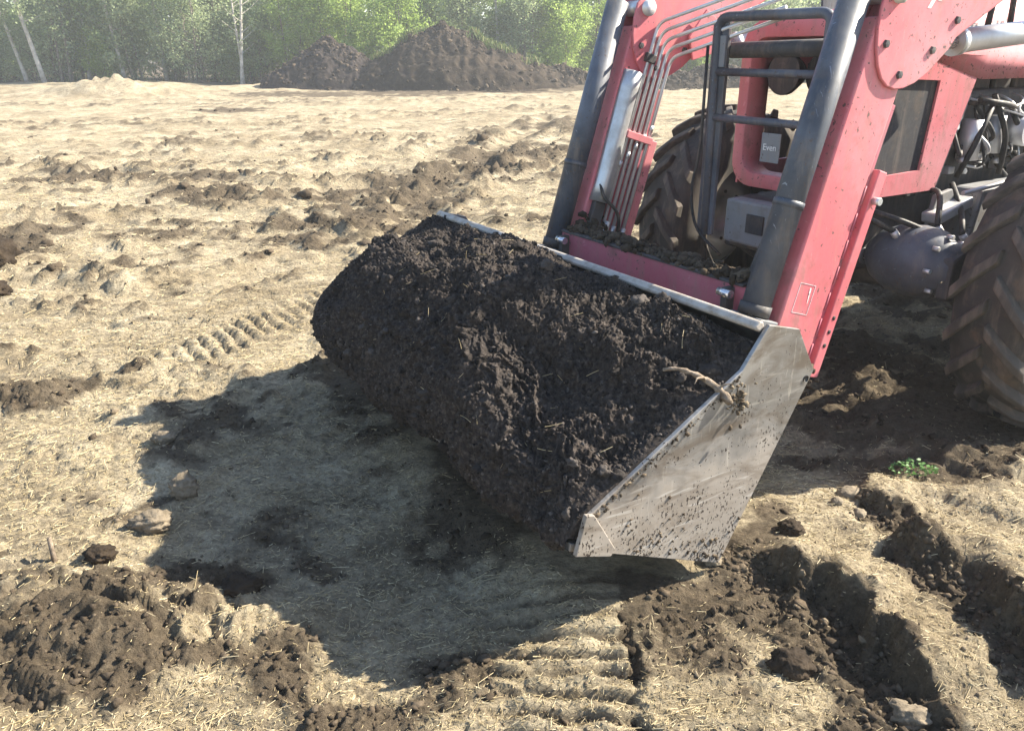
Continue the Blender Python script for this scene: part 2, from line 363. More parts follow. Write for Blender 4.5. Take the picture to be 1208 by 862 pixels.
M = dict(
    ground=m_ground(), load=m_soil('dark_crumbly_soil', (.012, .010, .009), (.041, .034, .030), (.115, .096, .083), 60),
    mound=m_soil('dark_mound_soil', (.014, .010, .007), (.034, .025, .017), (.075, .056, .038), 4, bs=.06),
    peat=m_soil('dark_peat_soil', (.014, .011, .010), (.030, .024, .022), (.058, .046, .041), 5, bs=.05),
    clod=m_attr('clod_soil', [(0, (.032, .025, .018)), (.5, (.105, .081, .057)), (1, (.33, .275, .19))], rough=.95, spec=.1, relief=70),
    crumb=m_attr('crumb_soil', [(0, (.014, .012, .011)), (.6, (.046, .039, .035)), (1, (.125, .108, .095))], rough=.9, spec=.2, relief=160),
    straw=m_attr('dry_straw', [(0, (.24, .18, .09)), (.5, (.46, .37, .21)), (1, (.68, .59, .39))], rough=.6, spec=.35),
    stone=m_soil('dusty_stone', (.13, .108, .08), (.22, .185, .135), (.29, .25, .185), 14),
    paleearth=m_soil('pale_dry_earth', (.10, .082, .058), (.19, .158, .115), (.28, .235, .17), 25),
    wood=m_soil('grey_wood', (.09, .068, .048), (.20, .16, .12), (.36, .31, .25), 40),
    red=m_paint('veil_pink_red_paint', (.57, .135, .155), (.67, .38, .40), .42, .55),  # pinkness of the glare veil mixed into base and dust colours
    redd=m_paint('muddy_red_paint', (.43, .10, .14), (.48, .25, .28), .5, .5, .15),
    black=m_paint('worn_black_paint', (.042, .050, .066), (.20, .22, .26), .36, .75, 0, .75),
    dgrey=m_paint('dusty_dark_casting', (.035, .036, .040), (.11, .105, .10), .5, .6, .1),
    grey=m_paint('grey_paint', (.18, .19, .20), (.30, .29, .28), .45, .5),
    rubber=m_paint('dusty_tyre_rubber', (.034, .032, .030), (.105, .09, .074), .9, .95, .3),
    hose=m_paint('rubber_hose', (.016, .016, .017), (.05, .05, .05), .5, .4),
    steel=m_metal('bright_steel_pipe', (.66, .66, .65), .34, amount=.35, metallic=.55),
    chrome=m_metal('chrome_rod', (.75, .75, .76), .18, amount=.1),
    galv=m_metal('galvanised_guard', (.60, .62, .63), .38, (.22, .19, .15), .45, .85, 11),
    silver=m_metal('silver_paint', (.66, .67, .68), .40, (.30, .27, .22), .3, .55),
    plate=m_plate(), rim=m_metal('rubbed_bucket_rim', (.44, .40, .35), .55, (.24, .19, .14), .95, .25, 22),
    inner=m_metal('bucket_inside', (.34, .33, .32), .5, (.06, .045, .035), .9, .6, 6),
    mesh=m_paint('dark_grille', (.022, .022, .026), (.06, .06, .065), .6, .4),
    white=m_paint('white_decal', (.78, .78, .76), (.62, .58, .52), .5, .3),
    bark=m_soil('grey_bark', (.10, .085, .07), (.20, .175, .145), (.34, .31, .27), 8),
    birch=m_soil('pale_birch_bark', (.20, .175, .15), (.48, .45, .40), (.62, .59, .54), 5),
    leafA=m_attr('fresh_leaf', [(0, (.19, .26, .06)), (.5, (.34, .46, .11)), (1, (.48, .58, .20))], rough=.55, trans=.55),
    leafB=m_attr('grey_green_leaf', [(0, (.20, .25, .13)), (.5, (.33, .40, .21)), (1, (.46, .52, .31))], rough=.6, trans=.55),
    leafC=m_attr('dark_leaf', [(0, (.16, .22, .08)), (.5, (.26, .35, .13)), (1, (.38, .46, .20))], rough=.55, trans=.5),
    weed=m_attr('weed_leaf', [(0, (.05, .13, .035)), (1, (.14, .28, .08))], rough=.5, trans=.3),
    grass=m_attr('mound_grass', [(0, (.08, .13, .035)), (.6, (.17, .25, .07)), (1, (.40, .36, .18))], rough=.6, trans=.3),
)

# ------------------------------------------------------------------ mesh helpers
COL = scene.collection
def link(name, me, m=None, parent=None):
    o = bpy.data.objects.new(name, me); COL.objects.link(o)
    if m is not None: me.materials.append(m)
    if parent is not None: o.parent = parent
    return o
def tag(o, label=None, cat=None, group=None, kind=None):
    for k, v in (('label', label), ('category', cat), ('group', group), ('kind', kind)):
        if v: o[k] = v
    return o
def empty(name, loc, rz=0):
    o = bpy.data.objects.new(name, None); COL.objects.link(o); o.location = loc; o.rotation_euler.z = rz
    o.empty_display_size = .2; return o
def np_mesh(name, V, F, smooth=False, attr=None):
    V = np.asarray(V, np.float32); F = np.asarray(F, np.int32)
    me = bpy.data.meshes.new(name); k = F.shape[1]
    me.vertices.add(len(V)); me.vertices.foreach_set('co', V.ravel())
    me.loops.add(F.size); me.loops.foreach_set('vertex_index', F.ravel())
    me.polygons.add(len(F)); me.polygons.foreach_set('loop_start', np.arange(0, F.size, k, dtype=np.int32))
    if smooth: me.polygons.foreach_set('use_smooth', np.ones(len(F), bool))
    if attr:
        for an, av in attr.items():
            a = me.attributes.new(an, 'FLOAT', 'POINT'); a.data.foreach_set('value', np.asarray(av, np.float32))
    me.update(calc_edges=True); return me
class MB:
    def __init__(s): s.v = []; s.f = []; s.sm = []
    def add(s, V, F, smooth=False):
        o = len(s.v); s.v += [tuple(p) for p in V]; s.f += [tuple(i+o for i in f) for f in F]; s.sm += [smooth]*len(F); return s
    def box(s, c, d, R=None):
        V = [Vector((x*d[0]/2, y*d[1]/2, z*d[2]/2)) for x in (-1, 1) for y in (-1, 1) for z in (-1, 1)]
        if R is not None: V = [R @ v for v in V]
        V = [v+Vector(c) for v in V]
        return s.add(V, [(0, 1, 3, 2), (4, 6, 7, 5), (0, 4, 5, 1), (2, 3, 7, 6), (0, 2, 6, 4), (1, 5, 7, 3)])
    def prism(s, poly, x0, x1):
        """polygon in (y,z) extruded along x"""
        n = len(poly); V = [(x0, p[0], p[1]) for p in poly]+[(x1, p[0], p[1]) for p in poly]
        F = [tuple(range(n))[::-1], tuple(range(n, 2*n))]+[(i, (i+1) % n, n+(i+1) % n, n+i) for i in range(n)]
        return s.add(V, F)
    def tube(s, P, r, n=14, caps=True, closed=False):
        P = [Vector(p) for p in P]; m = len(P); R = r if hasattr(r, '__len__') else [r]*m
        V = []; up = None
        for i in range(m):
            if closed: d = P[(i+1) % m]-P[i-1]
            else: d = P[min(i+1, m-1)]-P[max(i-1, 0)]
            d.normalize()
            if up is None: up = d.orthogonal().normalized()
            else: up = (up-d*up.dot(d)).normalized()
            q = d.cross(up)
            for k in range(n):
                a = 2*math.pi*k/n; V.append(P[i]+(up*math.cos(a)+q*math.sin(a))*R[i])
        F = [(i*n+k, i*n+(k+1) % n, ((i+1) % m)*n+(k+1) % n, ((i+1) % m)*n+k) for i in range(m if closed else m-1) for k in range(n)]
        s.add(V, F, True)
        if caps and not closed:
            o = len(s.v)-len(V); s.f += [tuple(range(o, o+n))[::-1], tuple(range(o+(m-1)*n, o+m*n))]; s.sm += [False, False]
        return s
    def lathe(s, prof, c, axis='x', n=48, smooth=True):
        """(radius, offset along axis) profile spun about an axis through c"""
        V = []; m = len(prof)
        for r, a in prof:
            for k in range(n):
                t = 2*math.pi*k/n; u, v = r*math.cos(t), r*math.sin(t)
                V.append((c[0]+a, c[1]+u, c[2]+v) if axis == 'x' else ((c[0]+u, c[1]+a, c[2]+v) if axis == 'y' else (c[0]+u, c[1]+v, c[2]+a)))
        F = [(i*n+k, i*n+(k+1) % n, (i+1)*n+(k+1) % n, (i+1)*n+k) for i in range(m-1) for k in range(n)]
        return s.add(V, F, smooth)
    def build(s, name, m, parent=None, bevel=0):
        me = bpy.data.meshes.new(name); me.from_pydata(s.v, [], s.f)
        me.polygons.foreach_set('use_smooth', s.sm); me.update()
        import bmesh
        bm = bmesh.new(); bm.from_mesh(me); bmesh.ops.recalc_face_normals(bm, faces=bm.faces); bm.to_mesh(me); bm.free()
        o = link(name, me, m, parent)
        if bevel:
            b = o.modifiers.new('bevel', 'BEVEL'); b.width = bevel; b.segments = 2; b.limit_method = 'ANGLE'; b.angle_limit = math.radians(40)
        return o
def bend(pts, r=.03, n=6):
    """round the corners of a polyline"""
    P = [Vector(p) for p in pts]; out = [P[0]]
    for i in range(1, len(P)-1):
        a = (P[i-1]-P[i]); b = (P[i+1]-P[i]); ra = min(r, a.length*.45); rb = min(r, b.length*.45)
        A = P[i]+a.normalized()*ra; B = P[i]+b.normalized()*rb
        for k in range(n+1):
            t = k/n; out.append(A*(1-t)**2+P[i]*2*t*(1-t)+B*t*t)
    out.append(P[-1]); return out
def ico(sub):
    import bmesh
    bm = bmesh.new(); bmesh.ops.create_icosphere(bm, subdivisions=sub, radius=1)
    V = np.array([v.co[:] for v in bm.verts], np.float32); F = np.array([[v.index for v in f.verts] for f in bm.faces], np.int32); bm.free()
    return V, F
def blobs(name, P, S, tint, sub, rng, flat=.75, jit=.28):
    """many small rough lumps as one mesh"""
    V0, F0 = ico(sub); n = len(P); k = len(V0)
    A = rng.uniform(0, 6.283, n); ca, sa = np.cos(A), np.sin(A)
    sc = rng.uniform(.55, 1.5, (n, 3)).astype(np.float32); sc[:, 2] *= flat
    nv = 14; var = []
    for q_ in range(nv):
        d = np.zeros(k); o_ = 5.3*q_
        for f_, a_ in ((1.1, .8), (2.3, .6), (4.7, .45), (9.5, .3)):
            d += a_*(noise2(V0[:, 0]*f_+o_, V0[:, 1]*f_+V0[:, 2]*f_*1.7, q_)+noise2(V0[:, 2]*f_+o_, V0[:, 0]*f_-V0[:, 1]*f_*1.3, q_+50))
        var.append(V0*np.clip(1+jit*1.3*d+rng.uniform(-.1, .1, k), .35, 1.9)[:, None])
    V = np.stack(var)[rng.integers(0, nv, n)]
    B_ = rng.uniform(0, 6.283, n); cb_, sb_ = np.cos(B_)[:, None], np.sin(B_)[:, None]
    V = np.stack([V[..., 0], V[..., 1]*cb_-V[..., 2]*sb_, V[..., 1]*sb_+V[..., 2]*cb_], -1)*sc[:, None, :]*S[:, None, None]
    X = V[..., 0]*ca[:, None]-V[..., 1]*sa[:, None]; Y = V[..., 0]*sa[:, None]+V[..., 1]*ca[:, None]
    V = np.stack([X, Y, V[..., 2]], -1)+P[:, None, :]
    F = (F0[None]+(np.arange(n)*k)[:, None, None]).reshape(-1, 3)
    return np_mesh(name, V.reshape(-1, 3), F, False, {'tint': np.repeat(tint, k)})
RNG = np.random.default_rng(7); random.seed(7)

# ------------------------------------------------------------------ ground sheet
def build_ground():
    fine = np.arange(-math.radians(50), math.radians(50), .0045)
    rest = np.linspace(math.radians(50), 2*math.pi-math.radians(50), 60, endpoint=False)
    th = np.concatenate([fine, rest]); na = len(th)
    rr = np.concatenate([np.linspace(.25, 1.1, 40, endpoint=False), 1.1*np.exp(np.arange(0, math.log(70/1.1), .0045)), [80, 100, 140, 200, 280]])
    R, T = np.meshgrid(rr, th, indexing='ij')
    X = (R*np.sin(T)).astype(np.float32); Y = (R*np.cos(T)).astype(np.float32)
    h, soil = ground_fields(X.ravel(), Y.ravel())
    fade = 1-sst(60, 90, R.ravel()); h = h*fade
    V = np.stack([X.ravel(), Y.ravel(), h], -1); nr = len(rr)
    i = np.arange(nr-1)[:, None]; k = np.arange(na)[None]
    a = i*na+k; b = i*na+(k+1) % na
    F = np.stack([a, a+na, b+na, b], -1).reshape(-1, 4)
    V = np.vstack([V, [[0, 0, 0]]]); c = len(V)-1; soil = np.append(soil, 0)
    me = np_mesh('ground', V, F, True, {'soil': soil})
    # close the middle under the viewer's feet
    cap = np_mesh('cap', np.vstack([V[:na], [[0, 0, 0]]]), np.stack([np.full(na, na), np.arange(na), (np.arange(na)+1) % na], -1), True, {'soil': np.append(soil[:na], 0)})
    o = link('ground', me, M['ground']); tag(o, 'straw covered torn up field of pale dry earth', 'ground', kind='structure')
    co = link('ground_patch', cap, M['ground'], o); return o
ground = build_ground()

# ------------------------------------------------------------------ bucket (tractor frame)
bucket = empty('loader_bucket', (TX, TY, 0), TA)
tag(bucket, 'wide worn steel loader bucket heaped with dark soil in front of the tractor', 'bucket')
PLATE = [(.034, .852), (.171, .815), (.267, .662), (-.072, .065), (-.517, .262), (-.632, .322), (-.610, .415), (-.06, .728)]
for x0, x1, lab in ((1.036, 1.050, 'near side plate spattered with mud'), (-1.050, -1.036, None)):
    o = MB().prism(PLATE, x0, x1).build('side_plate', M['plate'], bucket, .002)
    if lab: o['label'] = lab
SH = [(.028, .835), (.105, .800), (.165, .745), (.200, .680), (.215, .610), (.176, .520), (.120, .420), (.058, .310), (.004, .215), (-.045, .135), (-.085, .100), (-.14, .108), (-.3, .180), (-.60, .310)]
def offs(P, d):
    out = []
    for i in range(len(P)):
        a = Vector(P[max(i-1, 0)]); b = Vector(P[min(i+1, len(P)-1)]); t = (b-a).normalized(); out.append((P[i][0]+t.y*d, P[i][1]-t.x*d))
    return out
SH2 = offs(SH, -.012)
o = MB()
n = len(SH)
V = [(-1.034, *p) for p in SH]+[(1.034, *p) for p in SH]+[(-1.034, *p) for p in SH2]+[(1.034, *p) for p in SH2]
F = [(i, i+1, n+i+1, n+i) for i in range(n-1)]+[(2*n+i, 3*n+i, 3*n+i+1, 2*n+i+1) for i in range(n-1)]
F += [(0, n, 3*n, 2*n), (n-1, 3*n-1, 4*n-1, 2*n-1)]
o.add(V, F, True); o.build('shell', M['inner'], bucket)
MB().prism([(-.004, .838), (-.002, .848), (.014, .862), (.028, .859), (.034, .838), (.018, .826)], -1.033, 1.033).build('rim', M['rim'], bucket, .006)
MB().prism([(-.660, .312), (-.655, .336), (-.47, .262), (-.475, .236)], -1.035, 1.035).build('cutting_edge', M['plate'], bucket, .003)
MB().prism([(-.660, .312), (-.628, .432), (-.600, .425), (-.520, .290), (-.535, .268)], 1.0505, 1.066).build('corner_wear_plate', M['plate'], bucket, .003)
MB().prism([(-.660, .312), (-.628, .432), (-.600, .425), (-.520, .290), (-.535, .268)], -1.066, -1.0505).build('corner_wear_plate', M['plate'], bucket, .003)
MB().lathe([(.001, .0), (.011, .0), (.011, .003)], (1.0505, .232, .640), 'x', 16).build('bolt_hole', M['hose'], bucket)
for x in (-.62, .66):
    for dx in (-.07, .07):
        MB().prism([(.20, .72), (.34, .70), (.36, .62), (.33, .42), (.22, .30), (.17, .34), (.215, .55)], x+dx-.008, x+dx+.008).build('hitch_hook', M['dgrey'], bucket, .003)

q = 420; t_ = RNG.random(q); k_ = RNG.random(q) < .45    # earth stuck to the near plate
bb = np.where(k_, -.06-.55*t_, -.5+.5*t_); zz = np.where(k_, .728-.569*.55*t_-.008-np.abs(RNG.normal(0, .012, q)), .262-.44*(bb+.517)+.01+np.abs(RNG.normal(0, .075, q)))
S = (.0012+.0065*RNG.random(q)**4).astype(np.float32)
tag(link('stuck_earth', blobs('stuck_earth', np.stack([np.full(q, 1.0505), bb, zz], -1), S*1.0, RNG.random(q)*.6, 1, RNG, .8, .4), M['clod'], bucket), kind='stuff')
# ------------------------------------------------------------------ the load of soil
def load_surface():
    nl, ns = 720, 390
    ends = np.array([(.025, .790), (-.03, .745), (-.12, .690), (-.26, .612), (-.40, .533), (-.52, .465), (-.61, .415), (-.650, .372), (-.668, .330), (-.63, .298)])
    mid = np.array([(.020, .815), (-.05, .830), (-.18, .846), (-.33, .836), (-.47, .800), (-.59, .730), (-.665, .600), (-.690, .455), (-.678, .335), (-.63, .265)])
    farp = np.array([(.020, .810), (-.03, .805), (-.14, .775), (-.28, .725), (-.42, .665), (-.54, .590), (-.635, .500), (-.665, .415), (-.660, .330), (-.62, .285)])
    def resample(P, m):
        # smooth curve through the points
        q = np.linspace(0, len(P)-1, m); i = np.clip(q.astype(int), 0, len(P)-2); f = (q-i)[:, None]
        p0 = P[np.maximum(i-1, 0)]; p1 = P[i]; p2 = P[i+1]; p3 = P[np.minimum(i+2, len(P)-1)]
        return .5*(2*p1+(p2-p0)*f+(2*p0-5*p1+4*p2-p3)*f*f+(3*p1-p0-3*p2+p3)*f**3)
    E = resample(ends, ns); Mi = resample(mid, ns); Fa = resample(farp, ns)
    l = np.linspace(-1.0335, 1.0335, nl)
    wn = sst(.25, 1.03, l)**1.15; wf = sst(.15, 1.03, -l)
    Pf = Mi[None]*(1-wn-wf)[:, None, None]+E[None]*wn[:, None, None]+Fa[None]*wf[:, None, None]
    Lg = np.repeat(l[:, None], ns, 1)
    P = np.dstack([Lg, Pf[..., 0], Pf[..., 1]])
    du = np.gradient(P, axis=0); dv = np.gradient(P, axis=1)
    N = np.cross(du, dv); N /= np.linalg.norm(N, axis=2, keepdims=True)+1e-9
    if N[nl//2, ns//4, 2] < 0: N = -N
    u = Lg; v = np.cumsum(np.linalg.norm(dv, axis=2), 1)
    sp = np.linspace(0, 1, ns)[None]
    edge = (.25+.75*sst(0, .13, sp))*(1-sst(.965, 1, sp))*(.12+.88*sst(0, .09, 1.034-np.abs(u)))
    wu = u+.025*noise2(u/.07, v/.07, 1); wv = v+.025*noise2(u/.07, v/.07, 2)
    w1, h1 = worley(wu/.085, wv/.08, 3)
    front = sst(.55, .75, sp)
    puff = sst(-.4, .4, fbm(u/.3, v/.25, 6, 2))
    d = .085*fbm(u/.45, v/.36, 4, 3) + .030*billow(wu/.17, wv/.15, 8, 4) + .012*w1*h1*h1
    d = d + .017*(.3+puff)*billow(wu/.055, wv/.052, 21, 3) + .010*billow(wu/.024, wv/.023, 25, 2) + .007*billow(wu/.0115, wv/.011, 12, 1) + .004*fbm(u/.007, v/.007, 33, 1)
    d = d*(1-.45*front)+front*.018*fbm(u/.07, v/.35, 14, 3)
    # slumps and hollows
    for (a, b, r, q) in ((.62, .52, .16, -.055), (-.25, .62, .14, -.05), (-.1, .25, .12, .04), (.45, .78, .16, .05), (-.62, .8, .15, .05), (-.88, .7, .12, -.04), (.25, .5, .09, .04), (.38, .30, .10, .03), (.72, .30, .08, .035), (.10, .70, .22, -.03), (-.45, .55, .2, .03), (-.80, .42, .12, .035), (.86, .62, .10, .03)):
        d = d+q*np.exp(-((u-a)**2+(v-b)**2)/r**2)
    # comb-like fringe of soil hanging over the lip
    P = P+N*(d*edge)[..., None]
    sk = []   # earth pressed down along both side plates
    for row in (P[0], P[-1]):
        q_ = row.copy(); q_[:, 2] = np.minimum(q_[:, 2], np.maximum(q_[:, 2]-.10, .33-.40*(q_[:, 1]+.6))); sk.append(q_)
    P = np.concatenate([sk[0][None], P, sk[1][None]], 0); N = np.concatenate([N[:1], N, N[-1:]], 0); nl += 2
    V = P.reshape(-1, 3)
    i = np.arange(nl-1)[:, None]; k = np.arange(ns-1)[None]; a = i*ns+k
    F = np.stack([a, a+1, a+ns+1, a+ns], -1).reshape(-1, 4)
    return P, N, V, F
P, N, V, F = load_surface()
load = link('soil_load', np_mesh('soil_load', V, F, True), M['load'])
load.location = (TX, TY, 0); load.rotation_euler.z = TA
tag(load, 'heaped load of dark crumbly soil filling the loader bucket', 'soil')
nl, ns = P.shape[:2]
q = 14000; ii = RNG.integers(3, nl-3, q); kk = RNG.integers(4, ns-6, q)
S = (.0014+.0050*RNG.random(q)**3.5).astype(np.float32)
kp = ~((kk > ns*.62) & (S > .009)); ii, kk, S = ii[kp], kk[kp], S[kp]
lumps = blobs('crumb', P[ii, kk]+N[ii, kk]*(S*.25)[:, None], S, RNG.random(len(S))**1.3, 0, RNG, .8, .5)
tag(link('crumb', lumps, M['crumb'], load), kind='stuff')
q = 330; ii = RNG.integers(8, nl-8, q); kk = RNG.integers(10, int(ns*.86), q); S = (.006+.017*RNG.random(q)**2.2).astype(np.float32)
tag(link('clump', blobs('clump', P[ii, kk]-N[ii, kk]*(S*.1)[:, None], S, RNG.random(q)*.7+.1, 3, RNG, .85, .36), M['crumb'], load), kind='stuff')
# straw and roots caught in the heap
def strands(name, P, D, Lg, wd, tint, rng, curl=.25, seg=3):
    """thin three-sided stalks, one mesh"""
    n = len(P); up = np.array([0, 0, 1.0]); side = np.cross(D, up); side /= np.linalg.norm(side, axis=1, keepdims=True)+1e-9
    nn = np.cross(side, D)
    t = np.linspace(-.5, .5, seg+1)
    cv = rng.uniform(-curl, curl, n); lf = rng.uniform(-curl*.4, curl*.4, n)
    ring = [(math.cos(a), math.sin(a)) for a in (math.pi/2, math.pi*7/6, math.pi*11/6)]
    V = []
    for j in range(seg+1):
        c = P+D*(t[j]*Lg)[:, None]+side*(cv*(t[j]**2-.08)*Lg)[:, None]+nn*(lf*(t[j]**2)*Lg)[:, None]
        for (a, b) in ring: V.append(c+side*(a*0+b*0)+(side*(ring[0][0]*0+a)+nn*b)*wd[:, None])
    V = np.stack(V, 1); k = V.shape[1]
    F0 = [(j*3+a, j*3+(a+1) % 3, j*3+3+(a+1) % 3, j*3+3+a) for j in range(seg) for a in range(3)]
    F = (np.array(F0)[None]+(np.arange(n)*k)[:, None, None]).reshape(-1, 4)
    return np_mesh(name, V.reshape(-1, 3), F, False, {'tint': np.repeat(tint, k)})
q = 80; ii = RNG.integers(5, nl-5, q); kk = RNG.integers(6, int(ns*.8), q)
D = RNG.normal(size=(q, 3)); Nq = N[ii, kk]; D -= Nq*(D*Nq).sum(1, keepdims=True)*.8; D /= np.linalg.norm(D, axis=1, keepdims=True)
tag(link('straw_wisp', strands('straw_wisp', P[ii, kk]+Nq*.006, D, RNG.uniform(.02, .07, q), RNG.uniform(.0006, .0011, q), RNG.random(q)*.7, RNG), M['straw'], load), kind='stuff')

# root poking out at the near end
def wpt(px, py, l):
    """point in the tractor frame seen at a pixel, on the plane x = l"""
    u = (px-604)/FOC; v = (431-py)/FOC; d = np.array([u, _c+v*_s, -_s+v*_c])
    o_ = np.array([*to_tractor(0, 0), CAM_H]); dl = np.array([d[0]*TL[0]+d[1]*TL[1], d[0]*TB[0]+d[1]*TB[1], d[2]])
    return o_+dl*(l-o_[0])/dl[0]
rp = [wpt(x, y, l) for x, y, l in ((782, 436, .93), (800, 434, .96), (822, 442, .99), (840, 452, 1.02), (852, 463, 1.05), (862, 476, 1.07))]
rb_ = bend(rp, .03, 4); nb_ = len(rb_)
rm_ = MB().tube(rb_, [(.005+.008*(i/nb_))*(1+.18*math.sin(i*1.7)+.12*math.sin(i*4.1)) for i in range(nb_)], 11)
fk = rb_[nb_//2]; rm_.tube([fk, fk+Vector((.012, -.022, .016)), fk+Vector((.016, -.05, .020)), fk+Vector((.030, -.072, .012))], [.006, .0045, .003, .0012], 8)
fk = rb_[int(nb_*.75)]; rm_.tube([fk, fk+Vector((.018, .006, .016)), fk+Vector((.030, .018, .022))], [.005, .003, .001], 8)
o = rm_.build('root', M['wood'])
o.location = (TX, TY, 0); o.rotation_euler.z = TA
tag(o, 'bent pale root lying over the near edge of the bucket', 'root')
c0 = wpt(868, 470, 1.04)
q = 170; pp = np.array(c0)+RNG.normal(size=(q, 3))*np.array([.012, .020, .028]); pp[:, 0] = np.maximum(pp[:, 0], 1.045)
o = link('soil_clump', blobs('soil_clump', pp, (.0025+.009*RNG.random(q)**2).astype(np.float32), RNG.random(q)*.35+.35, 1, RNG), M['clod'])
o.location = (TX, TY, 0); o.rotation_euler.z = TA
tag(o, 'small pale clump of earth stuck on the upper edge of the near bucket plate', 'earth clump', kind='stuff')

# ------------------------------------------------------------------ tractor with its front loader
tr = empty('tractor', (TX, TY, 0), TA)
tag(tr, 'red farm tractor with a front loader standing behind the soil filled bucket', 'tractor')
AX = Vector((0, .29, .957)).normalized()          # along the lower half of an arm, upwards
AN = Vector((0, AX.z, -AX.y))                     # across it, backwards
A0 = Vector((0, .437, .54))                       # foot of the arm's front edge
def ap(l, s, d): return Vector((l, 0, 0))+A0+AX*s+AN*d
def arm_box(mb, l0, l1, s0, s1, d0, d1):
    c = ap((l0+l1)/2, (s0+s1)/2, (d0+d1)/2)
    R = Matrix((Vector((1, 0, 0)), AN, AX)).transposed()
    return mb.box(c, (abs(l1-l0), abs(d1-d0), s1-s0), R)
KNEE = [(.80, 1.80), (.783, 1.735), (.778, 1.67), (.788, 1.605), (.808, 1.55), (.838, 1.508), (.875, 1.483), (.92, 1.472), (.97, 1.474), (1.03, 1.49), (1.10, 1.525), (1.20, 1.60), (1.42, 1.86), (1.60, 2.06), (1.35, 2.16), (1.05, 2.02)]
def loader_arm(sgn, lc):
    out = lc+sgn*.06; inn = lc-sgn*.06
    root = arm_box(MB(), lc-.06, lc+.06, 0, 1.22, 0, .235).build('loader_arm', M['red'], tr, .008)
    arm_box(MB(), inn, lc+sgn*.035, .0, 1.0, .235, .285).build('web', M['redd'], root, .002)
    arm_box(MB(), inn, out, -.03, .77, .285, .335).build('flange', M['red'], root, .004)
    # upper half rising backwards to the pivot
    MB().prism([(.86, 1.64), (1.00, 1.50), (1.22, 1.62), (2.30, 2.16), (2.36, 2.26), (2.26, 2.36), (1.3, 2.06), (1.0, 1.98)], lc-.058, lc+.058).build('upper_beam', M['red'], root, .008)
    for s in (1, -1):
        x = lc+s*.0605; MB().prism(KNEE, min(x, x+s*.012), max(x, x+s*.012)).build('knee_plate', M['red'], root, .004)
    for k in range(3):
        c = ap(out, .21-.055*k, .310); MB().lathe([(.001, sgn*.0015), (.009, sgn*.0015), (.009, -.001)], c, 'x', 14).build('bolt_hole', M['hose'], root)
    c = Vector((lc, .86, 1.78)); MB().lathe([(.001, -.09), (.035, -.09), (.035, .09), (.001, .09)], c, 'x', 20).build('pivot_pin', M['steel'], root)
    # tilt cylinder lying along the front of the arm
    a = ap(lc, .20, -.075); b = ap(lc, 1.30, -.075)
    cy = MB().tube([a, b], .052, 24).build('tilt_cylinder', M['black'], tr)
    MB().tube([ap(lc, .16, -.075), ap(lc, .20, -.075)], .058, 24).build('end_cap', M['dgrey'], cy)
    MB().tube([ap(lc, .55, -.075), ap(lc, .575, -.075)], .055, 24).build('collar', M['black'], cy)
    MB().tube([ap(lc, -.10, -.06), ap(lc, .17, -.075)], .024, 16).build('rod', M['chrome'], cy)
    MB().tube([ap(lc-.05, -.11, -.05), ap(lc+.05, -.11, -.05)], .036, 18).build('rod_eye', M['dgrey'], cy)
    arm_box(MB(), lc-.075, lc+.075, .10, .155, -.115, -.02).build('guide_bracket', M['grey'], cy, .004)
    hx = lc-.062; MB().tube(bend([ap(hx, .50, -.03), ap(hx-.012, .42, -.05), ap(hx-.022, .20, -.06), ap(hx-.01, .08, -.03)], .05), .012, 10).build('hydraulic_hose', M['hose'], cy)
    MB().tube([ap(out, .66, .305), ap(out+sgn*.03, .66, .305)], .014, 12).build('stop_pin', M['galv'], root)
    # lift cylinder running back under the upper beam
    lx = lc-sgn*.055
    lcy = MB().tube([(lx, 1.45, 1.632), (lx, 2.35, 1.700)], .046, 24).build('lift_cylinder', M['silver'], tr)
    MB().tube([(lx, 1.43, 1.630), (lx, 1.465, 1.633)], .053, 24).build('gland', M['galv'], lcy)
    MB().tube([(lx, 1.18, 1.612), (lx, 1.44, 1.631)], .026, 16).build('rod', M['chrome'], lcy)
    for s in (-1, 1): MB().prism([(1.10, 1.66), (1.13, 1.555), (1.26, 1.585), (1.34, 1.70), (1.2, 1.78)], lx+s*.045-.006, lx+s*.045+.006).build('lug', M['red'], lcy, .002)
    # support post on the tractor's frame
    MB().prism([(2.18, 2.32), (2.34, 2.30), (2.52, 1.3), (2.50, .75), (2.22, .75), (2.28, 1.3)], lc-.075, lc-.062).build('post_plate', M['black'], tr, .004)
    MB().prism([(2.18, 2.32), (2.34, 2.30), (2.52, 1.3), (2.50, .75), (2.22, .75), (2.28, 1.3)], lc+.062, lc+.075).build('post_plate', M['black'], tr, .004)
    # foot of the arm and the hitch frame
    arm_box(MB(), lc-.072, lc+.072, -.16, .03, .02, .22).build('foot', M['redd'], root, .01)
    MB().tube([ap(lc-.09, -.10, .12), ap(lc+.09, -.10, .12)], .028, 16).build('foot_pin', M['steel'], root)
    return root
near_arm = loader_arm(1, .66); far_arm = loader_arm(-1, -.60)
near_arm['label'] = 'near red loader arm in the sun'; far_arm['label'] = 'far red loader arm carrying steel pipes'
def mud(parent, c, sp, q, seed, smax=.018, tint=.25):
    rg = np.random.default_rng(seed); pp = np.array(c)+np.clip(rg.normal(size=(q, 3)), -1.6, 1.6)*np.array(sp)
    tag(link('mud', blobs('mud', pp, (.004+smax*rg.random(q)**2).astype(np.float32), rg.random(q)*tint*2, 1, rg, .8, .4), M['clod'], parent), kind='stuff')
mud(far_arm, ap(-.60, .10, -.02), (.05, .03, .07), 260, 1); mud(far_arm, ap(-.54, .22, .08), (.012, .04, .09), 160, 2)
mud(near_arm, ap(.62, .02, -.03), (.03, .03, .03), 120, 3); mud(near_arm, ap(.66, -.05, .30), (.04, .02, .04), 90, 4)
